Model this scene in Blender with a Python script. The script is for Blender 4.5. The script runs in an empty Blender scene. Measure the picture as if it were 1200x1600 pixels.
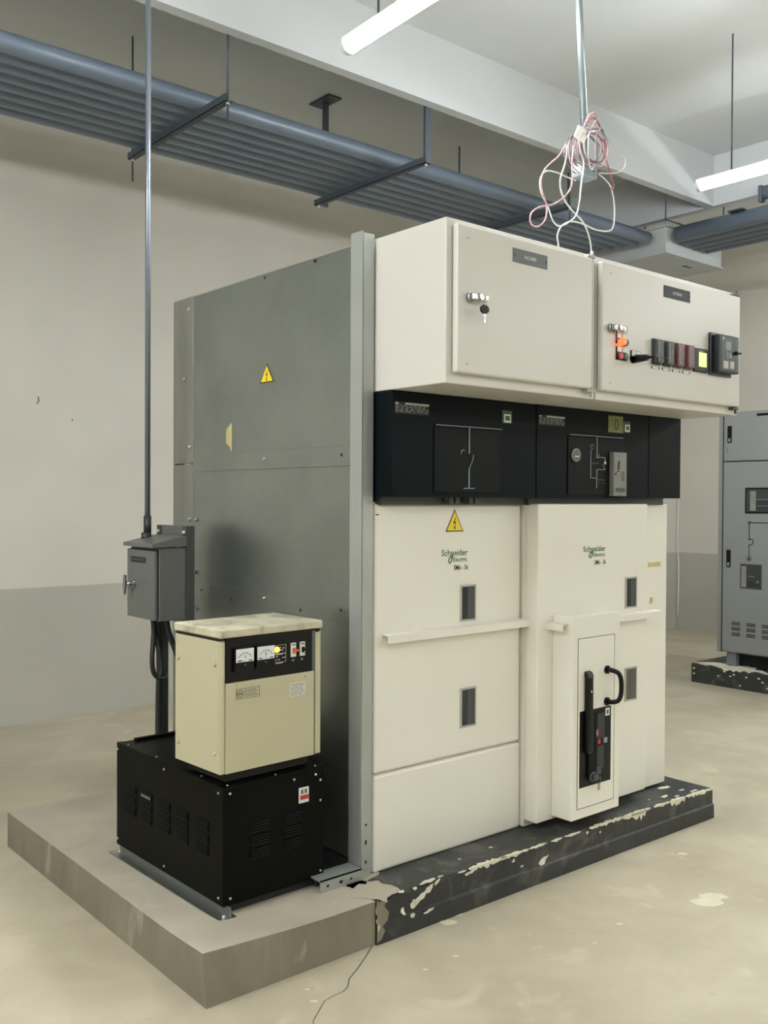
import bpy, bmesh, math, random
from mathutils import Vector, Matrix
random.seed(7)
SC = bpy.context.scene
COL = SC.collection

# ---------------------------------------------------------------- camera
cam_d = bpy.data.cameras.new('camera'); cam = bpy.data.objects.new('camera', cam_d); COL.objects.link(cam)
SC.camera = cam
YAW, PITCH, ROLL = math.radians(40.15879), math.radians(-0.785), math.radians(0.29623)
fw = Vector((math.sin(YAW)*math.cos(PITCH), math.cos(YAW)*math.cos(PITCH), math.sin(PITCH)))
rt = Vector((math.cos(YAW), -math.sin(YAW), 0)); up = rt.cross(fw)
r2 = rt*math.cos(ROLL) + up*math.sin(ROLL); u2 = -rt*math.sin(ROLL) + up*math.cos(ROLL)
m = Matrix((r2, u2, -fw)).transposed().to_4x4(); m.translation = Vector((-2.0938, -2.5328, 1.2914))
cam.matrix_world = m
cam_d.sensor_fit = 'VERTICAL'; cam_d.sensor_height = 24.0; cam_d.lens = 24.0*1500.7/1600.0
cam_d.clip_start = 0.05

# ---------------------------------------------------------------- world, exposure
w = bpy.data.worlds.new('world'); SC.world = w; w.use_nodes = True
w.node_tree.nodes['Background'].inputs[0].default_value = (0.75, 0.8, 0.9, 1)
w.node_tree.nodes['Background'].inputs[1].default_value = 0.02
SC.view_settings.view_transform = 'Standard'; SC.view_settings.look = 'None'
SC.view_settings.exposure = 0.0; SC.view_settings.gamma = 1.0
SC.view_settings.use_curve_mapping = False
SC.cycles.max_bounces = 10; SC.cycles.diffuse_bounces = 6
SC.cycles.sample_clamp_indirect = 20.0
TUBE = 161.0                     # radiance of the lit lamp covers
TUBE_COL = (0.955, 0.995, 1.0)

ZF = -0.14      # floor level (z = 0 is the top of the plinth)
ZC = 4.01       # ceiling
ZB = 3.618      # underside of the beams
XR, YB, XL, YF = 7.32, 3.56, -5.0, -7.2

# ---------------------------------------------------------------- materials
def lin(c):
    return tuple((x/255/12.92 if x/255 <= 0.04045 else ((x/255+0.055)/1.055)**2.4) for x in c)

def mat(name, col, rough=0.5, metal=0.0, var=0.06, scale=6.0, bump=0.0, bscale=60.0, emit=None, estr=0.0,
        stretch=(1, 1, 1), alpha=None, spec=0.5, trans=0.0):
    M = bpy.data.materials.new(name); M.use_nodes = True
    nt = M.node_tree; N = nt.nodes; L = nt.links; p = N['Principled BSDF']
    p.inputs['Roughness'].default_value = rough; p.inputs['Metallic'].default_value = metal
    p.inputs['Specular IOR Level'].default_value = spec
    c = (*col, 1)
    tc = N.new('ShaderNodeTexCoord'); mp = N.new('ShaderNodeMapping'); mp.inputs['Scale'].default_value = stretch
    L.new(tc.outputs['Object'], mp.inputs['Vector'])
    if var > 0:
        nz = N.new('ShaderNodeTexNoise'); nz.inputs['Scale'].default_value = scale
        nz.inputs['Detail'].default_value = 5; nz.inputs['Roughness'].default_value = 0.6
        L.new(mp.outputs['Vector'], nz.inputs['Vector'])
        mr = N.new('ShaderNodeMapRange'); mr.inputs['From Min'].default_value = 0.3; mr.inputs['From Max'].default_value = 0.7
        mr.inputs['To Min'].default_value = 1-var; mr.inputs['To Max'].default_value = 1+var
        L.new(nz.outputs['Fac'], mr.inputs['Value'])
        vm = N.new('ShaderNodeVectorMath'); vm.operation = 'SCALE'; vm.inputs[0].default_value = col
        L.new(mr.outputs['Result'], vm.inputs['Scale']); L.new(vm.outputs['Vector'], p.inputs['Base Color'])
    else:
        p.inputs['Base Color'].default_value = c
    if bump > 0:
        b2 = N.new('ShaderNodeTexNoise'); b2.inputs['Scale'].default_value = bscale; b2.inputs['Detail'].default_value = 4
        L.new(mp.outputs['Vector'], b2.inputs['Vector'])
        bp_ = N.new('ShaderNodeBump'); bp_.inputs['Strength'].default_value = bump; bp_.inputs['Distance'].default_value = 0.01
        L.new(b2.outputs['Fac'], bp_.inputs['Height']); L.new(bp_.outputs['Normal'], p.inputs['Normal'])
    if emit:
        p.inputs['Emission Color'].default_value = (*emit, 1); p.inputs['Emission Strength'].default_value = estr
    if alpha is not None: p.inputs['Alpha'].default_value = alpha
    if trans: p.inputs['Transmission Weight'].default_value = trans
    return M

def ramp_mat(name, stops, scale, rough, detail=8, dist=0.0, bump=0.1, second=None, stretch=(1, 1, 1)):
    """noise-driven colour ramp with an optional second layer (colour, scale, low, high, amount)"""
    M = bpy.data.materials.new(name); M.use_nodes = True
    nt = M.node_tree; N = nt.nodes; L = nt.links; p = N['Principled BSDF']
    tc = N.new('ShaderNodeTexCoord'); mp = N.new('ShaderNodeMapping'); mp.inputs['Scale'].default_value = stretch
    L.new(tc.outputs['Object'], mp.inputs['Vector'])
    nz = N.new('ShaderNodeTexNoise'); nz.inputs['Scale'].default_value = scale; nz.inputs['Detail'].default_value = detail
    nz.inputs['Distortion'].default_value = dist; nz.inputs['Roughness'].default_value = 0.6
    L.new(mp.outputs['Vector'], nz.inputs['Vector'])
    cr = N.new('ShaderNodeValToRGB'); e = cr.color_ramp.elements
    e[0].position, e[0].color = stops[0][0], (*stops[0][1], 1)
    e[1].position, e[1].color = stops[-1][0], (*stops[-1][1], 1)
    for s in stops[1:-1]:
        k = e.new(s[0]); k.color = (*s[1], 1)
    L.new(nz.outputs['Fac'], cr.inputs['Fac'])
    out = cr.outputs['Color']
    for s2 in (second or []):
        n2 = N.new('ShaderNodeTexNoise'); n2.inputs['Scale'].default_value = s2[1]; n2.inputs['Detail'].default_value = 6
        n2.inputs['Distortion'].default_value = s2[5] if len(s2) > 5 else 0.5
        m2 = N.new('ShaderNodeMapping'); m2.inputs['Location'].default_value = (3.3*s2[1], 1.7, 0.4)
        L.new(mp.outputs['Vector'], m2.inputs['Vector']); L.new(m2.outputs['Vector'], n2.inputs['Vector'])
        mr = N.new('ShaderNodeMapRange'); mr.inputs['From Min'].default_value = s2[2]; mr.inputs['From Max'].default_value = s2[3]
        mr.inputs['To Max'].default_value = s2[4]
        L.new(n2.outputs['Fac'], mr.inputs['Value'])
        mx = N.new('ShaderNodeMix'); mx.data_type = 'RGBA'; mx.inputs['B'].default_value = (*s2[0], 1)
        L.new(mr.outputs['Result'], mx.inputs['Factor']); L.new(out, mx.inputs['A']); out = mx.outputs['Result']
    L.new(out, p.inputs['Base Color']); p.inputs['Roughness'].default_value = rough
    if bump:
        bb = N.new('ShaderNodeBump'); bb.inputs['Strength'].default_value = bump; bb.inputs['Distance'].default_value = 0.01
        L.new(nz.outputs['Fac'], bb.inputs['Height']); L.new(bb.outputs['Normal'], p.inputs['Normal'])
    return M

M = {}
M['floor'] = ramp_mat('floor concrete', [(0.3, (0.40, 0.355, 0.26)), (0.5, (0.47, 0.42, 0.31)), (0.7, (0.55, 0.50, 0.375))], 2.6, 0.5, dist=0.3, bump=0.03,
                      second=[((0.36, 0.33, 0.25), 1.3, 0.50, 0.74, 0.55, 0.3), ((0.64, 0.59, 0.47), 6.0, 0.62, 0.74, 0.45, 0.4), ((0.30, 0.28, 0.22), 20.0, 0.66, 0.78, 0.35, 0.2)])
M['ceiling'] = mat('ceiling paint', (0.62, 0.64, 0.64), 0.8, var=0.03, scale=1.2, bump=0.05, bscale=40)
M['beam'] = mat('beam paint', (0.58, 0.60, 0.62), 0.8, var=0.03, scale=1.0, bump=0.05, bscale=40)

def wall_mat():
    """cream paint above, grey dado paint below a level line 0.855 m over the floor"""
    Mt = bpy.data.materials.new('wall paint'); Mt.use_nodes = True
    N = Mt.node_tree.nodes; L = Mt.node_tree.links; p = N['Principled BSDF']; p.inputs['Roughness'].default_value = 0.65
    tc = N.new('ShaderNodeTexCoord'); sx = N.new('ShaderNodeSeparateXYZ'); L.new(tc.outputs['Object'], sx.inputs[0])
    nz = N.new('ShaderNodeTexNoise'); nz.inputs['Scale'].default_value = 9; nz.inputs['Detail'].default_value = 4
    L.new(tc.outputs['Object'], nz.inputs['Vector'])
    a = N.new('ShaderNodeMath'); a.operation = 'MULTIPLY_ADD'; a.inputs[1].default_value = 0.012; L.new(nz.outputs['Fac'], a.inputs[0]); L.new(sx.outputs['Z'], a.inputs[2])
    g = N.new('ShaderNodeMapRange'); g.inputs['From Min'].default_value = 0.717; g.inputs['From Max'].default_value = 0.723; L.new(a.outputs[0], g.inputs['Value'])
    n2 = N.new('ShaderNodeTexNoise'); n2.inputs['Scale'].default_value = 1.1; n2.inputs['Detail'].default_value = 3; L.new(tc.outputs['Object'], n2.inputs['Vector'])
    mx = N.new('ShaderNodeMix'); mx.data_type = 'RGBA'; mx.inputs['A'].default_value = (0.43, 0.415, 0.365, 1); mx.inputs['B'].default_value = (0.60, 0.575, 0.52, 1)
    L.new(g.outputs['Result'], mx.inputs['Factor'])
    mr = N.new('ShaderNodeMapRange'); mr.inputs['From Min'].default_value = 0.3; mr.inputs['From Max'].default_value = 0.7
    mr.inputs['To Min'].default_value = 0.95; mr.inputs['To Max'].default_value = 1.05; L.new(n2.outputs['Fac'], mr.inputs['Value'])
    vm = N.new('ShaderNodeVectorMath'); vm.operation = 'SCALE'; L.new(mx.outputs['Result'], vm.inputs[0]); L.new(mr.outputs['Result'], vm.inputs['Scale'])
    L.new(vm.outputs['Vector'], p.inputs['Base Color'])
    b = N.new('ShaderNodeBump'); b.inputs['Strength'].default_value = 0.06; n3 = N.new('ShaderNodeTexNoise'); n3.inputs['Scale'].default_value = 35
    L.new(tc.outputs['Object'], n3.inputs['Vector']); L.new(n3.outputs['Fac'], b.inputs['Height']); L.new(b.outputs['Normal'], p.inputs['Normal'])
    return Mt
M['wall'] = wall_mat()
M['plinth_black'] = ramp_mat('worn black plinth paint', [(0.3, (0.018, 0.020, 0.020)), (0.6, (0.030, 0.032, 0.031)), (0.8, (0.06, 0.06, 0.056))], 7, 0.45, dist=0.5, bump=0.08,
                             second=[((0.22, 0.22, 0.2), 5.0, 0.56, 0.8, 0.55, 2.0)])
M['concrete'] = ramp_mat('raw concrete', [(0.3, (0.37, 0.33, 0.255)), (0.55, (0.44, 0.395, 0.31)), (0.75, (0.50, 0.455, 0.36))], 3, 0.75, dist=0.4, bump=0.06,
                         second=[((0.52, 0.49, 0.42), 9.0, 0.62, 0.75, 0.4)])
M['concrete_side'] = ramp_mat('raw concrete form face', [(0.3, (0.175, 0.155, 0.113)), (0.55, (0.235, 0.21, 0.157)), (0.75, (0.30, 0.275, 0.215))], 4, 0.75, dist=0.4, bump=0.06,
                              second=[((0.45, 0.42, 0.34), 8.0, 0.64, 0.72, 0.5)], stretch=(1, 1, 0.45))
M['plaster'] = mat('exposed plaster', (0.68, 0.65, 0.53), 0.8, var=0.1, scale=30, bump=0.2)
M['white'] = mat('off-white enamel', (0.80, 0.77, 0.69), 0.35, var=0.02, scale=1.5)
M['white2'] = mat('off-white box enamel', (0.61, 0.585, 0.54), 0.35, var=0.02, scale=1.5)
M['gap'] = mat('dark gap', (0.01, 0.01, 0.01), 0.8, var=0)
M['navy'] = mat('blue-black enamel', (0.0018, 0.0042, 0.0060), 0.45, var=0.1, scale=3, spec=0.10)
M['navy2'] = mat('blue-black panel', (0.0040, 0.0062, 0.0070), 0.45, var=0.1, scale=5, spec=0.12)
M['galv'] = mat('galvanised sheet', (0.335, 0.36, 0.34), 0.34, 0.9, var=0.13, scale=2.2, bump=0.02, bscale=8)
M['galv_dark'] = mat('galvanised rear strip', (0.25, 0.25, 0.225), 0.5, 0.4, var=0.12, scale=5, stretch=(1, 3, .6))
M['post'] = mat('galvanised post', (0.40, 0.42, 0.40), 0.42, 0.45, var=0.06, scale=3)
M['zinc'] = mat('zinc plated steel', (0.75, 0.75, 0.72), 0.3, 0.9, var=0.05)
M['chrome'] = mat('chrome', (0.42, 0.42, 0.42), 0.22, 1.0, var=0)
M['black'] = mat('black powder coat', (0.0035, 0.0037, 0.0032), 0.42, var=0.25, scale=4, spec=0.07, bump=0.02, bscale=250)
M['blackp'] = mat('black plastic', (0.004, 0.004, 0.004), 0.35, var=0, spec=0.25)
M['cream'] = mat('cream enamel', (0.50, 0.465, 0.315), 0.4, var=0.03, scale=3)
M['cream_top'] = ramp_mat('dusty cream lid', [(0.38, (0.58, 0.545, 0.40)), (0.50, (0.50, 0.465, 0.34)), (0.60, (0.34, 0.31, 0.225))], 9, 0.6, dist=0.5, bump=0)
M['yellow'] = mat('warning yellow', (0.85, 0.62, 0.02), 0.4, var=0)
M['tape'] = mat('aged tape', (0.55, 0.46, 0.22), 0.6, var=0.1, scale=40)
M['tape2'] = mat('yellow tape', (0.50, 0.44, 0.20), 0.6, var=0.1, scale=40)
M['isolator'] = mat('mid grey enamel', (0.125, 0.13, 0.122), 0.38, var=0.04, scale=4)
M['darkgrey'] = mat('dark grey steel', (0.055, 0.06, 0.06), 0.45, var=0.1, scale=5)
M['cable'] = mat('black cable sheath', (0.018, 0.02, 0.02), 0.45, var=0.05)
M['pipe'] = mat('slate grey conduit', (0.155, 0.195, 0.255), 0.38, 0.1, var=0.08, scale=4)
M['bracket'] = mat('slate grey bracket', (0.075, 0.092, 0.115), 0.5, 0.2, var=0.08, scale=6)
M['galvpipe'] = mat('galvanised conduit', (0.30, 0.35, 0.38), 0.3, 0.8, var=0.05)
M['darkpipe'] = mat('dull steel conduit', (0.20, 0.23, 0.27), 0.35, 0.6, var=0.05)
M['jbox'] = mat('pale grey junction box', (0.22, 0.27, 0.30), 0.4, 0.1, var=0.04)
M['boxpaint'] = mat('pale pull box paint', (0.40, 0.42, 0.43), 0.5, var=0.04)
M['swgr'] = mat('blue-grey enamel', (0.215, 0.224, 0.23), 0.4, var=0.02)
M['swgr_dark'] = mat('dark blue-grey enamel', (0.16, 0.175, 0.19), 0.45, var=0.02)  # darker blue-grey colour for the cabinet feet
M['wirew'] = mat('white wire', (0.50, 0.50, 0.48), 0.45, var=0)
M['wirer'] = mat('red wire', (0.33, 0.075, 0.09), 0.45, var=0.3, scale=60)
M['wireg'] = mat('grey wire', (0.13, 0.12, 0.125), 0.45, var=0.1)
M['wirep'] = mat('pink and white wire', (0.42, 0.25, 0.26), 0.45, var=0.35, scale=70)
M['lens'] = mat('lamp cover', (0.9, 0.9, 0.9), 0.4, var=0, emit=TUBE_COL, estr=TUBE)
M['lampbody'] = mat('lamp housing', (0.75, 0.76, 0.76), 0.4, var=0)
M['redlit'] = mat('lit red lamp', (0.8, 0.05, 0.02), 0.3, var=0, emit=(1, 0.10, 0.02), estr=3)
M['amber'] = mat('lit amber lamp', (0.9, 0.5, 0.02), 0.3, var=0, emit=(1, 0.60, 0.05), estr=3)
M['lcd'] = mat('lit green screen', (0.6, 0.9, 0.2), 0.3, var=0, emit=(0.72, 0.95, 0.22), estr=1.0)
M['red'] = mat('red plastic', (0.45, 0.03, 0.03), 0.35, var=0)
M['orange'] = mat('orange plastic', (0.75, 0.12, 0.03), 0.35, var=0)
M['green'] = mat('green plastic', (0.015, 0.07, 0.04), 0.35, var=0)
M['labelw'] = mat('white label', (0.72, 0.72, 0.68), 0.5, var=0)
M['labelg'] = mat('grey label', (0.11, 0.115, 0.112), 0.5, var=0.1, scale=150)
M['ink'] = mat('black ink', (0.012, 0.012, 0.012), 0.5, var=0)
M['inkgrey'] = mat('grey ink', (0.10, 0.10, 0.10), 0.5, var=0)
M['inkw'] = mat('white ink', (0.62, 0.63, 0.62), 0.5, var=0)
M['inkgreen'] = mat('green ink', (0.01, 0.14, 0.05), 0.5, var=0)
M['mimic'] = mat('mimic line grey', (0.25, 0.28, 0.29), 0.5, var=0)
M['engrave'] = mat('dark nameplate', (0.028, 0.031, 0.034), 0.45, var=0.05, spec=0.25)
M['engrave2'] = mat('grey nameplate', (0.11, 0.115, 0.115), 0.4, 0.2, var=0.05)
M['win'] = mat('dark inspection glass', (0.022, 0.027, 0.03), 0.12, var=0)
M['winteal'] = mat('dark switchgear glass', (0.035, 0.042, 0.042), 0.15, var=0)
M['bracketpale'] = mat('dull pale steel', (0.20, 0.20, 0.185), 0.5, var=0.1, scale=30)
M['wincreamy'] = mat('dull inspection glass', (0.085, 0.085, 0.07), 0.3, var=0)
M['winframe'] = mat('grey window frame', (0.42, 0.41, 0.37), 0.4, var=0)
M['relay'] = mat('slate relay plastic', (0.018, 0.024, 0.03), 0.3, var=0)
M['relay2'] = mat('relay glass cover', (0.05, 0.062, 0.07), 0.15, var=0)
M['smoke'] = mat('smoky plastic', (0.07, 0.078, 0.08), 0.15, var=0.3, scale=60)
M['maroon'] = mat('maroon plastic', (0.17, 0.07, 0.075), 0.2, var=0.3, scale=60)
M['olive'] = mat('olive label', (0.16, 0.17, 0.05), 0.5, var=0.05)
M['clear'] = mat('clear plastic cover', (0.22, 0.22, 0.205), 0.15, var=0.15, scale=20)
M['spill'] = mat('dried paint spill', (0.66, 0.62, 0.46), 0.6, var=0.05, scale=20)
M['meterface'] = mat('meter dial', (0.72, 0.74, 0.76), 0.35, var=0)
M['crack'] = mat('floor crack', (0.13, 0.12, 0.09), 0.9, var=0.1)

# ---------------------------------------------------------------- mesh helpers
class B:
    def __init__(s): s.bm = bmesh.new()
    def box(s, x0, x1, y0, y1, z0, z1, bev=0.0, seg=2):
        t = bmesh.new() if bev else s.bm
        v = [t.verts.new((x, y, z)) for x in (x0, x1) for y in (y0, y1) for z in (z0, z1)]
        for f in ((0, 1, 3, 2), (4, 6, 7, 5), (0, 4, 5, 1), (2, 3, 7, 6), (0, 2, 6, 4), (1, 5, 7, 3)):
            t.faces.new([v[i] for i in f])
        if bev:
            bev = min(bev, 0.45*min(abs(x1-x0), abs(y1-y0), abs(z1-z0)))
            bmesh.ops.bevel(t, geom=t.edges[:], offset=bev, segments=seg, affect='EDGES', profile=0.5)
            me = bpy.data.meshes.new('t'); t.to_mesh(me); t.free(); s.bm.from_mesh(me); bpy.data.meshes.remove(me)
        return s
    def prism(s, pts, axis, a, b):
        """closed outline in the plane across axis, extruded from a to b"""
        def P(p, h):
            return {'x': (h, p[0], p[1]), 'y': (p[0], h, p[1]), 'z': (p[0], p[1], h)}[axis]
        lo = [s.bm.verts.new(P(p, a)) for p in pts]; hi = [s.bm.verts.new(P(p, b)) for p in pts]
        n = len(pts)
        s.bm.faces.new(lo); s.bm.faces.new(hi[::-1])
        for i in range(n): s.bm.faces.new((lo[i], hi[i], hi[(i+1) % n], lo[(i+1) % n]))
        return s
    def cyl(s, p0, p1, r, seg=16, r1=None):
        p0, p1 = Vector(p0), Vector(p1); d = (p1-p0).normalized()
        a = d.orthogonal().normalized(); b = d.cross(a); r1 = r if r1 is None else r1
        A = [s.bm.verts.new(p0+(a*math.cos(t)+b*math.sin(t))*r) for t in [2*math.pi*i/seg for i in range(seg)]]
        C = [s.bm.verts.new(p1+(a*math.cos(t)+b*math.sin(t))*r1) for t in [2*math.pi*i/seg for i in range(seg)]]
        s.bm.faces.new(A[::-1]); s.bm.faces.new(C)
        for i in range(seg):
            f = s.bm.faces.new((A[i], A[(i+1) % seg], C[(i+1) % seg], C[i])); f.smooth = True
        return s
    def tube(s, pts, r, seg=8, sub=4, closed=False):
        P = [Vector(p) for p in pts]; n = len(P); Q = []
        rng = range(n if closed else n-1)
        for i in rng:
            p0 = P[(i-1) % n] if closed or i > 0 else P[0]*2-P[1]
            p1, p2 = P[i], P[(i+1) % n]
            p3 = P[(i+2) % n] if closed or i+2 < n else P[-1]*2-P[-2]
            for k in range(sub):
                t = k/sub
                Q.append(0.5*((2*p1)+(-p0+p2)*t+(2*p0-5*p1+4*p2-p3)*t*t+(-p0+3*p1-3*p2+p3)*t**3))
        if not closed: Q.append(P[-1])
        m_ = len(Q); rings = []; a = None
        for i in range(m_):
            d = (Q[(i+1) % m_]-Q[i-1]) if closed else (Q[min(i+1, m_-1)]-Q[max(i-1, 0)])
            d.normalize()
            a = d.orthogonal().normalized() if a is None else (a-d*a.dot(d)).normalized()
            b = d.cross(a)
            rings.append([s.bm.verts.new(Q[i]+(a*math.cos(t)+b*math.sin(t))*r) for t in [2*math.pi*j/seg for j in range(seg)]])
        for i in range(m_ if closed else m_-1):
            A, C = rings[i], rings[(i+1) % m_]
            for j in range(seg):
                f = s.bm.faces.new((A[j], A[(j+1) % seg], C[(j+1) % seg], C[j])); f.smooth = True
        if not closed: s.bm.faces.new(rings[0][::-1]); s.bm.faces.new(rings[-1])
        return s
    def dome(s, c, d, r, h):
        """screw head: shallow dome on direction d"""
        c, d = Vector(c), Vector(d).normalized()
        return s.cyl(c, c+d*h*0.6, r, 10).cyl(c+d*h*0.6, c+d*h, r, 10, r*0.5)
    def make(s, name, m_, parent=None):
        bmesh.ops.recalc_face_normals(s.bm, faces=s.bm.faces[:])
        me = bpy.data.meshes.new(name); s.bm.to_mesh(me); s.bm.free()
        me.materials.append(M[m_] if isinstance(m_, str) else m_)
        o = bpy.data.objects.new(name, me); COL.objects.link(o)
        if parent: o.parent = parent
        return o

def empty(name, loc, label, cat, rz=0.0, group=None):
    o = bpy.data.objects.new(name, None); COL.objects.link(o); o.empty_display_size = 0.1
    o.location = loc; o.rotation_euler = (0, 0, rz); o['label'] = label; o['category'] = cat
    if group: o['group'] = group
    return o
def tag(o, label, cat, group=None):
    o['label'] = label; o['category'] = cat
    if group: o['group'] = group
    return o
def struct(o): o['kind'] = 'structure'; return o
def copy_tree(o, parent=None):
    c = o.copy(); COL.objects.link(c); c.parent = parent
    for ch in list(o.children): copy_tree(ch, c)
    return c
def lab(o, t): o['label'] = t; return o

def text(name, s, m_, parent, org, ex, ez, w_, h_, off=0.0006):
    """lettering fitted into w_ x h_; org = lower left corner, ex along the line, ez up"""
    cu = bpy.data.curves.new('t', 'FONT'); cu.body = s; cu.extrude = 0.0; cu.offset = 0.012; cu.resolution_u = 2
    tmp = bpy.data.objects.new('t', cu); COL.objects.link(tmp)
    dg = bpy.context.evaluated_depsgraph_get(); me = bpy.data.meshes.new_from_object(tmp.evaluated_get(dg))
    bpy.data.objects.remove(tmp); bpy.data.curves.remove(cu)
    xs = [v.co.x for v in me.vertices]; ys = [v.co.y for v in me.vertices]
    x0, y0, sx, sy = min(xs), min(ys), w_/(max(xs)-min(xs)), h_/(max(ys)-min(ys))
    ex, ez, org = Vector(ex), Vector(ez), Vector(org); n = ex.cross(ez)
    for v in me.vertices: v.co = org+ex*((v.co.x-x0)*sx)+ez*((v.co.y-y0)*sy)+n*off
    me.name = name; me.materials.clear(); me.materials.append(M[m_])
    o = bpy.data.objects.new(name, me); COL.objects.link(o); o.parent = parent
    return o

def screws(name, parent, pts, d, r, h, m_='zinc'):
    """one head modelled once, then copied to every place"""
    first = None
    for p in pts:
        if first is None:
            first = B().dome((0, 0, 0), d, r, h).make(name, m_, parent); first.location = p
        else:
            c = first.copy(); COL.objects.link(c); c.location = p; c.parent = parent

# ================================================================= room
struct(B().box(XL-.2, XR+.2, YF-.2, YB+.2, ZF-.2, ZF).make('floor', 'floor'))
struct(B().box(XL-.2, XR+.2, YF-.2, YB+.2, ZC, ZC+.2).make('ceiling', 'ceiling'))
struct(B().box(XL-.2, XR+.2, YB, YB+.2, ZF, ZC).make('wall_back', 'wall'))
struct(B().box(XR, XR+.2, YF-.2, YB, ZF, ZC).make('wall_right', 'wall'))
struct(B().box(XL-.2, XL, YF-.2, YB, ZF, ZC).make('wall_left', 'wall'))
struct(B().box(XL, XR, YF-.2, YF, ZF, ZC).make('wall_front', 'wall'))
struct(B().box(XL, 4.80, 1.62, 1.69, ZB, ZC).make('trim_1', 'beam'))
struct(B().box(4.80, 4.88, YF, YB, ZB, ZC).make('trim_2', 'beam'))
_fl = bpy.data.objects['floor']; _wb = bpy.data.objects['wall_back']; _wr = bpy.data.objects['wall_right']
def blob(pts, z, n=6, j=0.006):
    out = []
    for i in range(len(pts)):
        a, b = Vector(pts[i]), Vector(pts[(i+1) % len(pts)])
        for k in range(n):
            q = a.lerp(b, k/n); out.append((q.x+random.uniform(-j, j), q.y+random.uniform(-j, j)))
    return out
def ell(cx, cy, a, b, rot=0, n=18, j=0.15):
    o = []
    for i in range(n):
        t = 2*math.pi*i/n; k = 1+random.uniform(-j, j)
        x, y = a*k*math.cos(t), b*k*math.sin(t)
        o.append((cx+x*math.cos(rot)-y*math.sin(rot), cy+x*math.sin(rot)+y*math.cos(rot)))
    return o
sp = B().prism(ell(1.045, -.665, .055, .032, -.6), 'z', ZF, ZF+.0012).prism(ell(.985, -.68, .06, .038, -.8), 'z', ZF, ZF+.0015).make('paint_spill', 'spill', _fl)
spots = B()
for x, y, r in ((-.466, -.268, .008), (-.491, -.334, .012), (-.12, -.401, .008), (.011, -.397, .011), (.598, -.587, .012), (.228, -.186, .02), (.16, -.21, .03),
                (.30, -.45, .006), (.75, -.40, .006), (1.30, -.33, .007), (1.33, -.36, .02), (.42, -.62, .008)):
    spots.prism(ell(x, y, r, r*.6, -.6, 12), 'z', ZF, ZF+.001)
spots.make('paint_spot', 'spill', _fl)
ck = [(-.140, -.176), (-.208, -.222), (-.27, -.262), (-.336, -.298), (-.37, -.332), (-.391, -.344), (-.43, -.345), (-.47, -.352), (-.52, -.39), (-.551, -.416), (-.585, -.47), (-.66, -.52)]
cb = B(); L_, R_ = [], []
for i, (x, y) in enumerate(ck):
    wd = .0016*(1-.5*i/len(ck)); x += random.uniform(-.004, .004)
    L_.append((x-wd, y+wd)); R_.append((x+wd, y-wd))
cb.prism(L_+R_[::-1], 'z', ZF, ZF+.0006).make('floor_crack', 'crack', _fl)
# dark hairline marks and a thin paint run on the walls
B().tube([(.165, YB-.001, 1.93), (.17, YB-.001, 1.905), (.158, YB-.001, 1.885)], .003).make('wall_scratch', 'ink', _wb)
B().box(.386, .392, YB-.002, YB, 1.785, 1.80).make('wall_scratch', 'inkgrey', _wb)
B().tube([(XR-.004, YB-.03, 2.2), (XR-.004, YB-.035, 1.5), (XR-.004, YB-.02, .9), (XR-.004, YB-.04, .5), (XR-.004, YB-.03, .0)], .006, 6).make('paint_run', 'white', _wr)

# ================================================================= lamps
def make_lamp():
    L = empty('batten_lamp', (0, 0, 0), '', 'ceiling light')
    B().box(-.032, .032, -.60, .60, .020, .045, .006).make('housing', 'lampbody', L)
    pr = []
    for i in range(13):
        t = math.pi*i/12; pr.append((.036*math.cos(t), .02-.042*math.sin(t)))
    b = B(); v0 = [b.bm.verts.new((p[0], -.575, p[1])) for p in pr]; v1 = [b.bm.verts.new((p[0], .575, p[1])) for p in pr]
    b.bm.faces.new(v0); b.bm.faces.new(v1[::-1])
    for i in range(13):
        f = b.bm.faces.new((v0[i], v1[i], v1[(i+1) % 13], v0[(i+1) % 13]))
        f.smooth = i < 12
    b.make('lamp_cover', 'lens', L)
    for s in (-1, 1):
        B().prism([(p[0]*1.1, p[1]*1.0-.001) for p in pr], 'y', s*.575, s*.602).make('end_cap', 'lampbody', L)
    for s in (-1, 1):
        B().cyl((0, s*.38, .045), (0, s*.38, ZC-3.17), .005, 8).make('hanger_rod', 'bracket', L)
    return L
lampA = make_lamp()
lampA.location = (.36, .07, 3.17); lampA.rotation_euler.z = math.radians(-3.0)
lampA['label'] = 'lit white batten lamp above the left control box, cut by the top edge'
lampA['group'] = 'suspended batten lamps'
lampB = copy_tree(lampA); lampB.location = (3.08, .09, 3.17); lampB.rotation_euler.z = 0
lampB['label'] = 'lit white batten lamp at the right, in front of the right-hand pipe rack'
for x, y in ((-2.35, .07), (-4.2, .07), (5.78, .07), (-2.35, -3.1), (5.78, -3.1), (.36, -5.9), (3.08, -5.9), (5.78, -5.9)):  # unseen lamps placed to fit the light; one behind camera added for cabinet doors
    c = copy_tree(lampA); c.location = (x, y, 3.17); c.rotation_euler.z = 0
    c['label'] = 'lit white batten lamp out of the picture, unseen, placed to fit the light'; c['group'] = 'suspended batten lamps'

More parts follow.
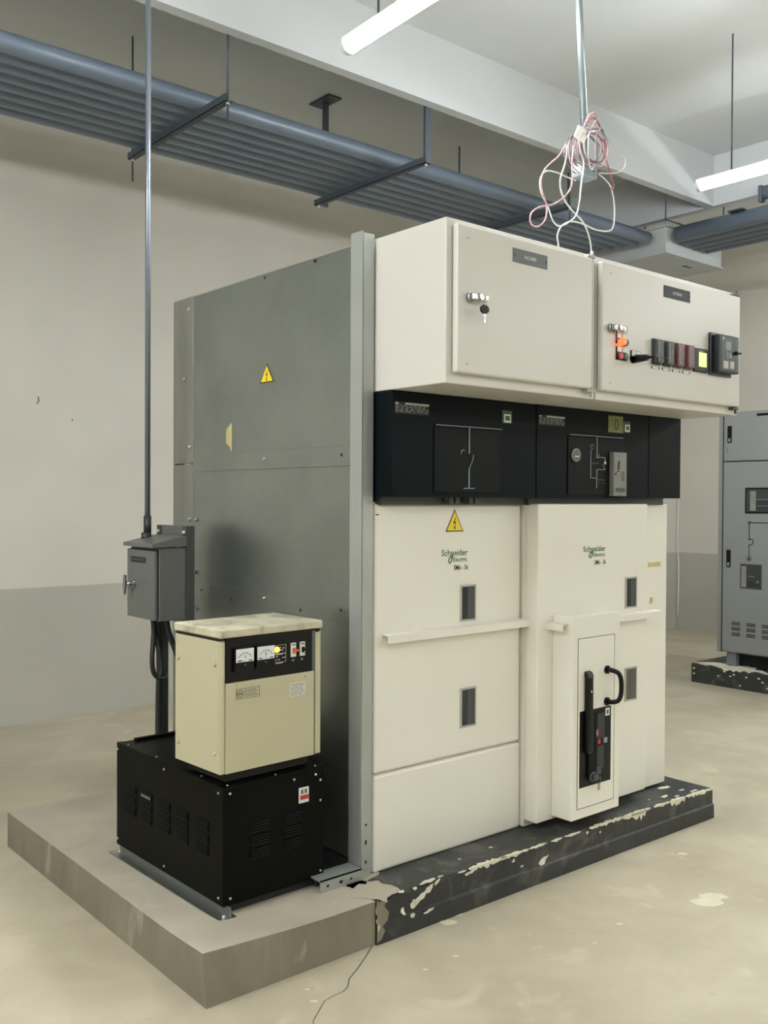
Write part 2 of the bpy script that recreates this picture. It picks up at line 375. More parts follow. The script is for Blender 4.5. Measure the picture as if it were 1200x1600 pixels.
# ================================================================= plinths
def plinth_run(name, mt, stations, y_back, zt_fn, yf_fn, jit=0.003, ledge=True):
    b = B(); rows = []
    for x in stations:
        yf = yf_fn(x); zt = zt_fn(x); j = random.uniform(-jit, jit)
        P = [(y_back, ZF), (y_back, zt), (yf+.05, zt), (yf+.012+j, zt-abs(j)*.4), (yf+j*.3, zt-.010+j), (yf, -.075)]
        P += [(yf-.007, -.082+j*.5), (yf-.009, ZF)] if ledge else [(yf, -.082), (yf, ZF)]
        rows.append([b.bm.verts.new((x, p[0], p[1])) for p in P])
    for a, c in zip(rows, rows[1:]):
        for i in range(len(a)):
            b.bm.faces.new((a[i], a[(i+1) % len(a)], c[(i+1) % len(a)], c[i]))
    b.bm.faces.new(rows[0]); b.bm.faces.new(rows[-1][::-1])
    return b
XS = -.135
yfP = lambda x: -.178-.012*(x+.13)/2
ztP = lambda x: -.010*max(0, (x-1.3)/.53)
st = [XS+(1.836-XS)*i/110 for i in range(111)]
pl = empty('equipment_plinth', (0, 0, ZF), 'black painted concrete plinth with chipped edge under the white cubicles', 'plinth')
def rel(o, root):
    o.parent = root; o.location = Vector(o.location)-Vector(root.location); return o
rel(plinth_run('painted', 'plinth_black', st, 1.50, ztP, yfP).make('painted_block', 'plinth_black'), pl)
# raw concrete extension
ex = B(); n = 26; m_ = 22
def ext_pt(i, j):
    u, v = i/n, j/m_
    xl = -.747+(-.741+.747)*v
    x = xl+(XS-xl)*u
    yf = -.176-.002*u; y = yf+(1.452-yf)*v
    d = math.hypot(max(0, x+.747)/.42, max(0, y+.176)/.30)
    z = .020*max(0, 1-d)**1.3
    xo = x-.012*max(0, 1-d)
    yo = y-.0*max(0, 1-d)
    return xo, yo, z
top = [[ex.bm.verts.new(ext_pt(i, j)) for j in range(m_+1)] for i in range(n+1)]
for i in range(n):
    for j in range(m_): ex.bm.faces.new((top[i][j], top[i+1][j], top[i+1][j+1], top[i][j+1]))
o_top = ex.make('extension_top', 'concrete')
exs = B(); loop = [(i, 0) for i in range(n+1)]+[(n, j) for j in range(1, m_+1)]+[(i, m_) for i in range(n-1, -1, -1)]+[(0, j) for j in range(m_-1, 0, -1)]
lo, hi = [], []
for i, j in loop:
    x, y, z = ext_pt(i, j); hi.append(exs.bm.verts.new((x, y, z)))
    lo.append(exs.bm.verts.new((max(x, -.747) if i == 0 else x, y, ZF)))
for k in range(len(loop)): exs.bm.faces.new((lo[k], lo[(k+1) % len(loop)], hi[(k+1) % len(loop)], hi[k]))
exs.bm.faces.new(lo)
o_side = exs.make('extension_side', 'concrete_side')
px = empty('concrete_plinth', (-.44, 0, ZF), 'bare concrete slab block at the front left, under the black vented cabinet', 'plinth')
rel(o_top, px); rel(o_side, px)
# chipped patches, traced along the unfolded edge: s along x, t>0 back over the top, t<0 down the face
def clip(poly, keep):
    out = []
    for a, b in zip(poly, poly[1:]+poly[:1]):
        ka, kb = keep*a[1] >= 0, keep*b[1] >= 0
        if ka: out.append(a)
        if ka != kb:
            t = a[1]/(a[1]-b[1]); out.append((a[0]+(b[0]-a[0])*t, 0.0))
    return out
def strip(s0, s1, up_, dn, seed):
    """irregular strip of missing paint between s0 and s1"""
    r = random.Random(seed); n_ = max(6, int((s1-s0)/.012)); A, C = [], []
    for i in range(n_+1):
        u = i/n_; env = math.sin(math.pi*u)**.5
        A.append((s0+(s1-s0)*u, up_*env*r.uniform(.35, 1.1)+.001)); C.append((s0+(s1-s0)*u, -dn*env*r.uniform(.3, 1.15)-.001))
    return C+A[::-1]
chips = [strip(.285, .48, .022, .016, 1), strip(.44, .60, .014, .012, 2), strip(.60, .70, .010, .008, 3), strip(.72, .79, .006, .010, 4), strip(.80, .90, .008, .008, 12), strip(.95, 1.18, .016, .012, 5),
         strip(1.15, 1.36, .012, .020, 6), strip(1.22, 1.33, .010, .045, 7), strip(1.38, 1.50, .014, .012, 8), strip(1.50, 1.62, .02, .035, 9), strip(1.62, 1.83, .018, .014, 10), strip(.235, .275, .008, .004, 11)]
for s, t, a, b_, r in ((-.02, .004, .012, .008, 0), (.035, .0, .010, .007, .2), (.075, .010, .013, .006, .3), (.11, .014, .035, .011, .12), (.165, .018, .014, .006, 0), (.06, -.038, .034, .012, .5), (.03, -.055, .014, .015, 0), (.10, -.02, .02, .012, .7),
                      (.135, -.006, .018, .006, .5), (-.02, -.06, .008, .012, 0), (.09, -.088, .022, .005, .15), (.015, -.085, .010, .008, 0), (.295, -.012, .028, .006, .15), (.68, -.06, .03, .008, .3), (.56, -.055, .008, .004, 0),
                      (.515, -.025, .008, .006, 0), (.94, -.015, .008, .006, 0), (1.02, -.03, .006, .004, 0), (.50, .10, .012, .006, 0), (.33, .09, .008, .004, 0), (.30, .20, .012, .006, 0), (1.55, .06, .03, .010, .1), (1.70, .07, .02, .008, 0),
                      (1.66, .14, .04, .014, 0), (1.6, .03, .02, .006, 0), (1.73, .03, .03, .007, .1), (1.45, .07, .01, .004, 0), (-.127, -.03, .006, .025, 0), (-.129, -.075, .004, .02, 0)):
    chips.append(ell(s, t, a, b_, r, 14, .3))
for poly in chips:
    ch = B()
    tp, fr = clip(poly, 1), clip(poly, -1)
    if len(tp) > 2:
        vs = [ch.bm.verts.new((p[0], yfP(p[0])-.0012+p[1], ztP(p[0])+.0012)) for p in tp]; ch.bm.faces.new(vs)
    if len(fr) > 2:
        vs = [ch.bm.verts.new((p[0], yfP(p[0])-(.0012 if p[1] > -.07 else .0112), ztP(p[0])+.0012+p[1])) for p in fr]; ch.bm.faces.new(vs)
    rel(ch.make('exposed_plaster', 'plaster'), pl)
# brown smear of cement over the start of the paint
sm = B()
for s, t, a, b_, r in ((-.09, .08, .07, .10, .2), (-.06, .19, .10, .05, .3)):
    sm.prism([(q[0], yfP(0)+q[1]) for q in ell(s, t, a, b_, r, 24, .22)], 'z', .0005, .0011)
rel(sm.make('cement_smear', 'concrete'), pl)
sm2 = B(); sm2.prism([(-.134, -.002), (-.134, -.13), (-.115, -.125), (-.10, -.10), (-.112, -.085), (-.09, -.07), (-.085, -.045), (-.105, -.02), (-.09, -.002)], 'y', -.1875, -.187)
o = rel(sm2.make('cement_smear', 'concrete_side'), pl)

# right-hand plinth under the grey switchgear
pr_ = empty('equipment_plinth', (4.66, 1.0, ZF), 'dark grey chipped plinth under the grey switchgear at the right', 'plinth')
b = B(); rows = []
for i in range(41):
    y = 1.684-(1.684+1.2)*i/40; j = random.uniform(-.004, .004)
    rows.append([b.bm.verts.new(p) for p in ((5.9, y, ZF), (5.9, y, .012), (4.66+.03, y, .012), (4.655+j, y, .008+j), (4.652, y, -.01), (4.652, y, ZF))])
for a, c in zip(rows, rows[1:]):
    for i in range(6): b.bm.faces.new((a[i], a[(i+1) % 6], c[(i+1) % 6], c[i]))
b.bm.faces.new(rows[0]); b.bm.faces.new(rows[-1][::-1])
rel(b.make('plinth_block', 'plinth_black'), pr_)
r = random.Random(5)
def wavy(y0, y1, d, sgn):
    n_ = 14; A = [(y0+(y1-y0)*i/n_, .0) for i in range(n_+1)]; C = [(y0+(y1-y0)*i/n_, sgn*d*math.sin(math.pi*i/n_)**.6*r.uniform(.3, 1.1)) for i in range(n_+1)]
    return A+C[::-1]
rel(B().prism([(4.653+p[1]+.004, p[0]) for p in wavy(1.68, 1.05, .20, 1)], 'z', .0122, .0132).make('exposed_plaster', 'plaster'), pr_)
for y0, y1, d in ((1.50, 1.15, .028), (1.62, 1.52, .008), (1.12, 1.0, .010)):
    rel(B().prism([(p[0], .0115+p[1]) for p in wavy(y0, y1, d, -1)], 'x', 4.6505, 4.652).make('exposed_plaster', 'plaster'), pr_)
for y, z in ((1.66, -.03), (1.66, -.07), (1.35, -.05), (1.32, -.035), (1.22, -.04), (1.12, -.035), (1.09, -.06), (1.05, -.10), (1.45, -.06), (1.27, -.11), (1.40, -.02)):
    rel(B().prism(ell(y, z, .010, .006, 0, 10, .3), 'x', 4.6505, 4.652).make('exposed_plaster', 'plaster'), pr_)

# ================================================================= medium voltage cubicles
def rect_frame(b, x0, x1, z0, z1, y0, y1, t):
    b.box(x0-t, x1+t, y0, y1, z1, z1+t); b.box(x0-t, x1+t, y0, y1, z0-t, z0)
    b.box(x0-t, x0, y0, y1, z0, z1); b.box(x1, x1+t, y0, y1, z0, z1)
def window(parent, x0, x1, z0, z1, y, glass='win'):
    b = B(); rect_frame(b, x0, x1, z0, z1, y-.004, y+.002, .007)
    f = b.make('window_frame', 'winframe', parent)
    B().box(x0, x1, y-.0012, y+.001, z0, z1).make('window_glass', glass, f)
    B().box(x0+.45*(x1-x0), x1-.004, y-.0020, y-.0012, z0+.003, z1-.003).make('inner_post', 'darkgrey' if glass == 'win' else 'wincreamy', f)
    screws('screw', f, [((x0+x1)/2, y-.004, z1+.0035), ((x0+x1)/2, y-.004, z0-.0035)], (0, -1, 0), .002, .001)
def bolt_sign(parent, xc, zb, w_, h_, y, name='warning_sign'):
    b = B(); b.prism([(xc-w_/2, zb), (xc+w_/2, zb), (xc, zb+h_)], 'y', y-.001, y)
    s = b.make(name, 'ink', parent)
    k = .86; zc = zb+h_*.36
    B().prism([(xc-w_/2*k, zb+h_*.05), (xc+w_/2*k, zb+h_*.05), (xc, zb+h_*.91)], 'y', y-.0016, y-.001).make('sign_face', 'yellow', s)
    q = [(.02, .62), (-.10, .36), (.02, .40), (-.02, .20), (-.06, .21), (.0, .08), (.05, .22), (.015, .20), (.07, .48), (-.03, .44), (.06, .62)]
    B().prism([(xc+p[0]*w_, zb+p[1]*h_) for p in q], 'y', y-.0021, y-.0016).make('lightning_mark', 'ink', s)
    return s
def logo(parent, x0, x1, z0, z1, y):
    """green maker's lettering over a smaller second line, as printed on the door"""
    w_, h_ = x1-x0, z1-z0
    text('maker_lettering', 'Schneider', 'inkgreen', parent, (x0, y, z0+h_*.50), (1, 0, 0), (0, 0, 1), w_, h_*.48, .0008)
    text('maker_lettering', 'Electric', 'inkgreen', parent, (x0+w_*.44, y, z0+h_*.06), (1, 0, 0), (0, 0, 1), w_*.54, h_*.34, .0008)
    b = B(); cx, cz = x0+w_*.33, z0+h_*.22
    pts = [(cx+math.cos(t)*w_*.055+math.sin(t)*w_*.02, y-.001, cz+math.sin(t)*h_*.24) for t in [2*math.pi*i/12 for i in range(12)]]
    b.tube(pts, .0022, 5, 2, True); b.tube([(cx+w_*.06, y-.001, cz+h_*.1), (cx+w_*.10, y-.001, cz+h_*.42)], .0022, 5, 2)
    b.make('maker_emblem', 'inkgreen', parent)
def data_plate(parent, x0, x1, z0, z1, y):
    s = B().box(x0, x1, y-.0012, y, z0, z1).make('data_plate', 'engrave', parent)
    b = B(); h = z1-z0
    b.box(x0+.30*(x1-x0), x1, y-.0018, y-.0012, z1-.20*h, z1-.02*h); b.box(x0+.003, x0+.10*(x1-x0), y-.0018, y-.0012, z1-.2*h, z1-.04*h)
    b.make('title_band', 'winframe', s)
    b = B(); rr = random.Random(3)
    for k in range(5):
        xx = x0+.004
        while xx < x1-.01:
            l = rr.uniform(.004, .018); b.box(xx, min(xx+l, x1-.003), y-.0018, y-.0012, z1-(.32+.13*k)*h, z1-(.26+.13*k)*h); xx += l+rr.uniform(.003, .012)
    b.make('print_line', 'mimic', s)

A = empty('switchgear_cubicle', (0, 0, 0), 'off-white switch cubicle at the left, one handrail and warning triangle on its door', 'switchgear', group='medium voltage cubicles')
B().box(.012, .748, .02, 1.30, .03, 1.28).make('cabinet_body', 'white', A)
B().box(.03, .73, .05, 1.25, 0, .03).make('base_frame', 'gap', A)
dA = B().box(.003, .748, 0, .024, .343, 1.274, .010).make('door', 'white', A)
B().box(.003, .752, 0, .024, .0, .337, .010).make('lower_panel', 'white', A)
B().box(.008, .020, -.0008, .002, 1.235, 1.239).make('slot', 'ink', dA)
b = B(); b.prism([(0, .825), (-.038, .822), (-.038, .795), (-.035, .795), (-.035, .819), (0, .822)], 'x', .035, .792)
b.box(.036, .79, -.002, 0, .795, .825); b.make('handrail', 'white', A)
window(A, .421, .489, .845, .966, 0.0)
window(A, .424, .493, .448, .582, 0.0)
bolt_sign(A, .383, 1.172, .092, .082, 0.0)
logo(A, .318, .452, 1.058, 1.108, 0.0)
text('model_lettering', 'SM6 - 36', 'ink', A, (.381, 0, 1.030), (1, 0, 0), (0, 0, 1), .073, .019, .0008)
# upper control compartment of the left cubicle
ku = B().box(.0, .7265, -.092, 1.28, 1.298, 1.655, .003).make('control_compartment', 'navy', A)
B().box(.02, .745, -.02, 1.25, 1.27, 1.30).make('compartment_base', 'darkgrey', A)
for x in (.30, .33, .40, .43): B().box(x, x+.018, -.06, -.03, 1.276, 1.298).make('base_clip', 'darkgrey', A)
B().box(.002, .045, -.0925, -.0915, 1.601, 1.603).make('slot', 'mimic', ku) if False else None
data_plate(ku, .010, .166, 1.580, 1.618, -.092)
B().box(.190, .520, -.096, -.092, 1.315, 1.545, .002).make('front_panel', 'navy2', ku)
B().box(.535, .588, -.0935, -.092, 1.575, 1.622).make('label_backing', 'green', ku)
f = B().box(.545, .581, -.0945, -.0935, 1.578, 1.608).make('square_label', 'labelw', ku)
B().box(.551, .575, -.0955, -.0945, 1.584, 1.602).make('label_centre', 'green', f)
b = B(); b.box(.197, .531, -.0985, -.0960, 1.5485, 1.5515); b.box(.3575, .3615, -.0985, -.096, 1.455, 1.549)
b.box(.318, .336, -.0985, -.096, 1.464, 1.467); b.box(.318, .321, -.0985, -.096, 1.452, 1.467)
b.box(.3575, .3615, -.0985, -.096, 1.33, 1.40); b.tube([(.3595, -.097, 1.40), (.376, -.097, 1.43), (.382, -.097, 1.452)], .0016, 5)
b.box(.332, .388, -.0985, -.096, 1.329, 1.332); b.make('mimic_line', 'mimic', ku)

Bc = empty('switchgear_cubicle', (.75, 0, 0), 'off-white breaker cubicle at the right with protruding mechanism box and black lever', 'switchgear', group='medium voltage cubicles')
def rb(o): o.parent = Bc; o.location = Vector(o.location)-Vector((.75, 0, 0)); return o
def sub(o, par): o.parent = par; return o
rb(B().box(.757, 1.722, -.015, 1.30, .003, 1.273, .003).make('cabinet_body', 'white'))
rb(B().box(.78, 1.70, .03, 1.25, 0, .03).make('base_frame', 'gap'))
dB = rb(B().box(.757, 1.478, -.080, -.015, .030, 1.275, .006).make('door', 'white'))
mech = rb(B().box(.845, 1.150, -.180, -.080, .046, .842, .004).make('mechanism_box', 'white'))
mb = B(); rect_frame(mb, .880, 1.110, .087, .751, -.1812, -.1798, .0018); sub(mb.make('panel_groove', 'inkgrey'), mech)
sub(B().box(.8815, 1.1085, -.182, -.1795, .0885, .7495, .001).make('access_door', 'white'), mech)
# handrail round the mechanism box: a short piece on its left flank, a long piece to the right
b = B(); b.prism([(.845, .812), (.812, .809), (.812, .784), (.815, .784), (.815, .806), (.845, .809)], 'y', -.158, -.070); rb(b.make('handrail', 'white'))
b = B(); b.prism([(-.08, .812), (-.118, .809), (-.118, .784), (-.115, .784), (-.115, .806), (-.08, .809)], 'x', 1.150, 1.542)
b.box(1.15, 1.478, -.082, -.080, .784, .812); rb(b.make('handrail', 'white'))
window(Bc, 1.325-.75, 1.392-.75, .838, .957, -.080)
window(Bc, 1.326-.75, 1.397-.75, .440, .570, -.080, 'wincreamy')
logo(Bc, 1.033-.75, 1.181-.75, 1.056, 1.104, -.080)
text('model_lettering', 'SM6 - 36', 'ink', Bc, (1.106-.75, -.080, 1.026), (1, 0, 0), (0, 0, 1), .076, .019, .0008)
rb(B().box(1.575, 1.673, -.0158, -.015, .992, 1.012).make('tape_strip', 'tape'))
rb(B().prism([(1.590, .826), (1.612, .829), (1.618, .852), (1.594, .857)], 'y', -.0158, -.015).make('tape_strip', 'tape2'))
# operating mechanism
mp_ = sub(B().box(.890, 1.087, -.1835, -.1815, .168, .467).make('mechanism_panel', 'blackp'), mech)
sub(B().box(.935, .985, -.194, -.1835, .20, .458, .004).make('charging_column', 'navy2'), mp_)
lv = sub(B().box(.915, .950, -.205, -.182, .30, .605, .008).prism([(-.205, .60), (-.183, .60), (-.183, .622), (-.197, .618)], 'x', .917, .948).make('charging_lever', 'blackp'), mech)
sub(B().cyl((.932, -.207, .545), (.932, -.204, .545), .004, 10).make('screw', 'zinc'), lv)
sub(B().box(1.000, 1.045, -.1845, -.1835, .345, .445).make('display_recess', 'relay'), mp_)
sub(B().box(.998, 1.042, -.1845, -.1835, .225, .315).make('display_recess', 'relay'), mp_)
lab(sub(B().box(.968, .998, -.192, -.1835, .357, .387, .003).make('push_button', 'red'), mp_), 'red push button')
sub(B().box(.978, .988, -.1926, -.192, .366, .378).make('button_mark', 'labelw'), mp_)
lab(sub(B().box(1.000, 1.016, -.187, -.1835, .325, .342).make('state_flag', 'red'), mp_), 'small red state flag')
lab(sub(B().box(1.038, 1.060, -.187, -.1835, .324, .344).make('state_flag', 'mimic'), mp_), 'small grey state flag')
lw = sub(B().box(1.050, 1.077, -.1845, -.1835, .430, .460, .004).make('square_label', 'labelw'), mp_)
sub(B().box(1.057, 1.070, -.1850, -.1845, .437, .453).make('label_centre', 'inkgrey'), lw)
sub(B().cyl((.970, -.186, .425), (.970, -.1835, .425), .004, 10).make('screw', 'zinc'), mp_)
sub(B().cyl((.960, -.20, .205), (.960, -.1835, .205), .020, 18).cyl((.960, -.215, .205), (.960, -.20, .205), .012, 14).make('key_interlock', 'darkgrey'), mp_)
sub(B().box(.990, 1.02, -.19, -.1835, .205, .235, .003).make('counter_window', 'relay2'), mp_)
k_ = sub(B().cyl((.982, -.198, .200), (.982, -.184, .200), .009, 12).make('key_lock', 'chrome'), mp_)
sub(B().box(.9835, .9855, -.212, -.196, .176, .206).prism([(.975, .150), (.992, .150), (.990, .176), (.978, .176)], 'y', -.206, -.204).make('key', 'chrome'), mp_)
# D handle
b = B(); b.tube([(1.058, -.182, .614), (1.060, -.205, .614), (1.070, -.228, .606), (1.078, -.236, .585), (1.080, -.238, .55), (1.078, -.236, .515), (1.070, -.228, .494), (1.060, -.205, .487), (1.058, -.182, .487)], .0095, 10, 5)
b.cyl((1.058, -.181, .614), (1.058, -.190, .614), .0165, 14).cyl((1.058, -.181, .487), (1.058, -.190, .487), .0165, 14)
sub(b.make('pull_handle', 'blackp'), mech)
for o in list(mech.children): pass
# upper control compartment
kb = rb(B().box(.7295, 1.4605, -.092, 1.28, 1.298, 1.657, .003).make('control_compartment', 'navy'))
rb(B().box(1.463, 1.708, -.092, 1.28, 1.300, 1.657, .003).make('side_compartment', 'navy'))
rb(B().box(.75, 1.66, -.035, 1.25, 1.27, 1.30).make('compartment_base', 'darkgrey'))
rb(B().box(1.64, 1.70, -.01, .4, 1.273, 1.285).make('gland_strip', 'winframe'))
data_plate(kb, .740, .895, 1.580, 1.618, -.092)
B().box(.915, 1.275, -.096, -.092, 1.312, 1.545, .002).make('front_panel', 'navy2', kb)
ol = B().box(1.175, 1.275, -.0935, -.092, 1.572, 1.641).make('letter_label', 'olive', kb)
text('label_letter', 'D', 'ink', ol, (1.218, -.0935, 1.583), (1, 0, 0), (0, 0, 1), .026, .046, .0006)
B().box(1.276, 1.325, -.0935, -.092, 1.575, 1.622).make('label_backing', 'green', kb)
f = B().box(1.290, 1.322, -.0945, -.0935, 1.580, 1.609).make('square_label', 'labelw', kb)
B().box(1.296, 1.316, -.0955, -.0945, 1.586, 1.603).make('label_centre', 'green', f)
b = B(); Y0, Y1 = -.0985, -.0960
b.box(.923, 1.271, Y0, Y1, 1.549, 1.552); b.box(1.093, 1.097, Y0, Y1, 1.466, 1.55); b.tube([(1.096, -.097, 1.462), (1.104, -.097, 1.466), (1.113, -.097, 1.480)], .0016, 5)
b.box(1.094, 1.150, Y0, Y1, 1.464, 1.4668); b.box(1.1475, 1.1505, Y0, Y1, 1.445, 1.466)
b.tube([(1.135, -.097, 1.438), (1.146, -.097, 1.424), (1.149, -.097, 1.416)], .0016, 5); b.box(1.094, 1.150, Y0, Y1, 1.4145, 1.4170)
b.box(1.0935, 1.0965, Y0, Y1, 1.339, 1.416); b.box(1.054, 1.0565, Y0, Y1, 1.382, 1.49); b.box(1.054, 1.095, Y0, Y1, 1.3795, 1.382)
b.tube([(1.055, -.097, 1.49), (1.068, -.097, 1.502)], .0014, 5); b.tube([(1.055, -.097, 1.500), (1.056, -.097, 1.512), (1.066, -.097, 1.515), (1.074, -.097, 1.508)], .0016, 5)
b.make('mimic_line', 'mimic', kb)
B().box(1.143, 1.154, -.101, -.096, 1.438, 1.450, .002).make('position_mark', 'inkw', kb)
b = B()
for x in (1.07, 1.085, 1.10): b.box(x, x+.006, -.0970, -.096, 1.438, 1.444)
for x, z in ((1.107, 1.372), (1.122, 1.372), (1.137, 1.372), (1.107, 1.36), (1.137, 1.36)): b.box(x, x+.010, -.0970, -.096, z, z+.003)
b.make('panel_print', 'labelg', kb)
ln = B().cyl((.957, -.104, 1.470), (.957, -.096, 1.470), .027, 28).make('pressure_gauge', 'clear', kb)
B().cyl((.957, -.105, 1.470), (.957, -.104, 1.470), .021, 28).make('gauge_dial', 'labelg', ln)
B().box(.944, .970, -.106, -.105, 1.462, 1.466).make('gauge_print', 'inkw', ln)
cb_ = B().box(1.182, 1.272, -.118, -.092, 1.308, 1.490, .004).make('lever_cover', 'clear', kb)
b = B(); rect_frame(b, 1.190, 1.264, 1.317, 1.482, -.1188, -.1178, .002); b.make('cover_rim', 'mimic', cb_)
B().box(1.194, 1.258, -.1190, -.1180, 1.325, 1.342).make('base_block', 'darkgrey', cb_)
B().prism([(1.206, 1.415), (1.218, 1.418), (1.222, 1.452), (1.212, 1.455)], 'y', -.1192, -.118).make('selector_slot', 'ink', cb_)
B().box(1.236, 1.256, -.1190, -.118, 1.37, 1.41).make('caution_print', 'labelg', cb_)
B().cyl((1.186, -.124, 1.397), (1.205, -.124, 1.397), .0035, 8).cyl((1.204, -.120, 1.40), (1.213, -.120, 1.41), .004, 8).make('latch_pin', 'chrome', cb_)
for o in kb.children:
    o.location.x += 0
# (children of offset parts keep their coordinates: the offset sits on the direct child of the root)

# ================================================================= low voltage boxes on top
def lv_box(name, x0, x1, door, label):
    R = empty(name, (x0, 0, 1.657), label, 'control box', group='control boxes above the cubicles')
    Z = 1.657
    B().box(0, x1-x0, -.347, .25, 0, .521, .004).make('box_body', 'white2', R)
    d = B().box(door[0]-x0, door[1]-x0, -.375, -.350, 1.690-Z, 2.158-Z, .006).make('door', 'white2', R)
    B().box(door[0]-x0+.006, door[1]-x0-.006, -.3505, -.3465, 1.698-Z, 2.150-Z).make('door_seal', 'gap', R)
    return R, d
L1, d1 = lv_box('control_box', .0, .750, (.024, .700), 'off-white box at top left, INCOMER plate and a black-headed key hanging in its lock')
L2, d2 = lv_box('control_box', .757, 1.735, (.757, 1.706), 'off-white box at top right, OUTGOING plate, row of relays and a lit red lamp')
Z = 1.657; YD = -.375
def off(o, par, x0): o.parent = par; o.location = Vector((-x0, 0, -Z)); return o
def nameplate(par, x0, a, b_, z0, z1, s, mt, tm):
    p = off(B().box(a, b_, YD-.0015, YD, z0, z1).make('nameplate', mt), par, x0)
    w_ = b_-a; cz = (z0+z1)/2
    t = text('plate_lettering', s, tm, None, (a+w_*.33, YD-.0015, cz-.006), (1, 0, 0), (0, 0, 1), w_*.34, .012, .0006); t.parent = p
    q = B().cyl((a+.008, YD-.003, cz), (a+.008, YD-.001, cz), .003, 8).cyl((b_-.008, YD-.003, cz), (b_-.008, YD-.001, cz), .003, 8).make('screw', 'ink'); q.parent = p
nameplate(d1, 0, .276, .450, 2.076, 2.122, 'INCOMER', 'engrave2', 'inkw')
nameplate(d2, .757, 1.139, 1.321, 2.080, 2.126, 'OUTGOING', 'engrave', 'inkw')
def lock(par, x0, x, z, key):
    c = off(B().cyl((x, YD-.012, z), (x, YD, z), .017, 20).box(x-.012, x+.055, YD-.028, YD-.012, z-.012, z+.012, .004).make('lock_handle', 'chrome'), par, x0)
    t = B().cyl((x+.022, YD-.034, z), (x+.022, YD-.028, z), .009, 14).cyl((x+.046, YD-.032, z), (x+.046, YD-.028, z), .006, 12).make('lock_barrel', 'zinc'); t.parent = c
    if key:
        t = B().tube([(x+.022, YD-.030, z-.008), (x+.016, YD-.038, z-.018), (x+.024, YD-.040, z-.030)], .0018, 6).make('key_ring', 'chrome'); t.parent = c
        bb = B(); pts = [(x+.025+.018*math.cos(a), z-.040+.014*math.sin(a)) for a in [2*math.pi*i/18 for i in range(18)]]
        bb.prism(pts, 'y', YD-.044, YD-.037)
        t = bb.make('key_head', 'blackp'); t.parent = c
        t = B().box(x+.021, x+.029, YD-.0415, YD-.0395, z-.082, z-.052).box(x+.019, x+.024, YD-.0415, YD-.0395, z-.072, z-.060).make('key_blade', 'chrome'); t.parent = c
    else:
        t = B().tube([(x+.052, YD-.024, z+.006), (x+.064, YD-.026, z+.006), (x+.066, YD-.026, z-.014)], .002, 6).make('key_ring', 'chrome'); t.parent = c
        t = B().box(x+.012, x+.016, YD-.020, YD-.016, z-.045, z-.012).make('lock_tail', 'inkgrey'); t.parent = c
lock(d1, 0, .078, 1.930, True)
lock(d2, .757, .805, 1.920, False)
def dimple(par, x0, x, z):
    off(B().prism([(x-.006, z), (x+.006, z), (x+.004, z-.004), (x-.004, z-.004)], 'y', YD-.0015, YD).make('door_pip', 'winframe'), par, x0)
for x, z in ((.067, 2.118), (.068, 1.722)): dimple(d1, 0, x, z)
for x, z in ((.805, 2.122), (.805, 1.722)): dimple(d2, .757, x, z)
def hinge(R, x0, x, z, s, mt='winframe'):
    off(B().box(x-.035, x+.006, -.372, -.347, z-.010 if s < 0 else z, z if s < 0 else z+.010, .002).cyl((x-.004, -.362, z-s*.012), (x-.004, -.362, z+s*.026), .005, 10).make('hinge', mt), R, x0)
hinge(L1, 0, .715, 1.688, -1); hinge(L1, 0, .715, 2.160, 1)
hinge(L2, .757, 1.700, 1.688, -1, 'darkgrey'); hinge(L2, .757, 1.700, 2.160, 1, 'darkgrey')
# push buttons, selector, relays on the right door
D = d2; X0 = .757
def on(o): return off(o, D, X0)
pb = on(B().box(.837, .900, YD-.004, YD, 1.868, 1.910, .001).box(.838, .901, YD-.004, YD, 1.808, 1.857, .001).make('button_plate', 'blackp'))
for x, z in ((.841, 1.889), (.872, 1.889), (.842, 1.838), (.873, 1.838)):
    t = B().box(x, x+.026, YD-.0055, YD-.004, z, z+.018).make('button_label', 'labelw'); t.parent = pb
t = B().cyl((.856, YD-.022, 1.873), (.856, YD-.002, 1.873), .013, 20).dome((.856, YD-.022, 1.873), (0, -1, 0), .013, .007).make('signal_lamp', 'redlit'); t.parent = pb; lab(t, 'lit red signal lamp')
t = B().cyl((.885, YD-.016, 1.873), (.885, YD-.002, 1.873), .012, 20).make('push_button', 'darkgrey'); t.parent = pb
t = B().cyl((.856, YD-.014, 1.822), (.856, YD-.002, 1.822), .012, 20).make('push_button', 'red'); t.parent = pb; lab(t, 'red push button')
t = B().cyl((.886, YD-.014, 1.822), (.886, YD-.002, 1.822), .012, 20).make('push_button', 'green'); t.parent = pb; lab(t, 'green push button')
sl = on(B().box(.926, .990, YD-.004, YD, 1.812, 1.852, .002).cyl((.942, YD-.004, 1.822), (.942, YD, 1.822), .018, 20).make('selector_plate', 'blackp'))
for x in (.931, .960):
    t = B().box(x, x+.025, YD-.0055, YD-.004, 1.831, 1.850).make('button_label', 'labelw'); t.parent = sl
t = B().cyl((.955, YD-.004, 1.822), (.960, YD-.055, 1.822), .016, 18, .011).make('selector_knob', 'blackp'); t.parent = sl
t = B().cyl((.960, YD-.055, 1.822), (.962, YD-.085, 1.822), .005, 8).prism([(.955, 1.832), (.975, 1.836), (.985, 1.822), (.980, 1.805), (.972, 1.798), (.976, 1.814), (.966, 1.820), (.953, 1.818)], 'y', YD-.088, YD-.084).make('key', 'blackp'); t.parent = sl
t = B().tube([(.985, YD-.086, 1.822), (1.03, YD-.07, 1.826), (1.10, YD-.045, 1.832)], .0013, 5).make('key_cord', 'ink'); t.parent = sl
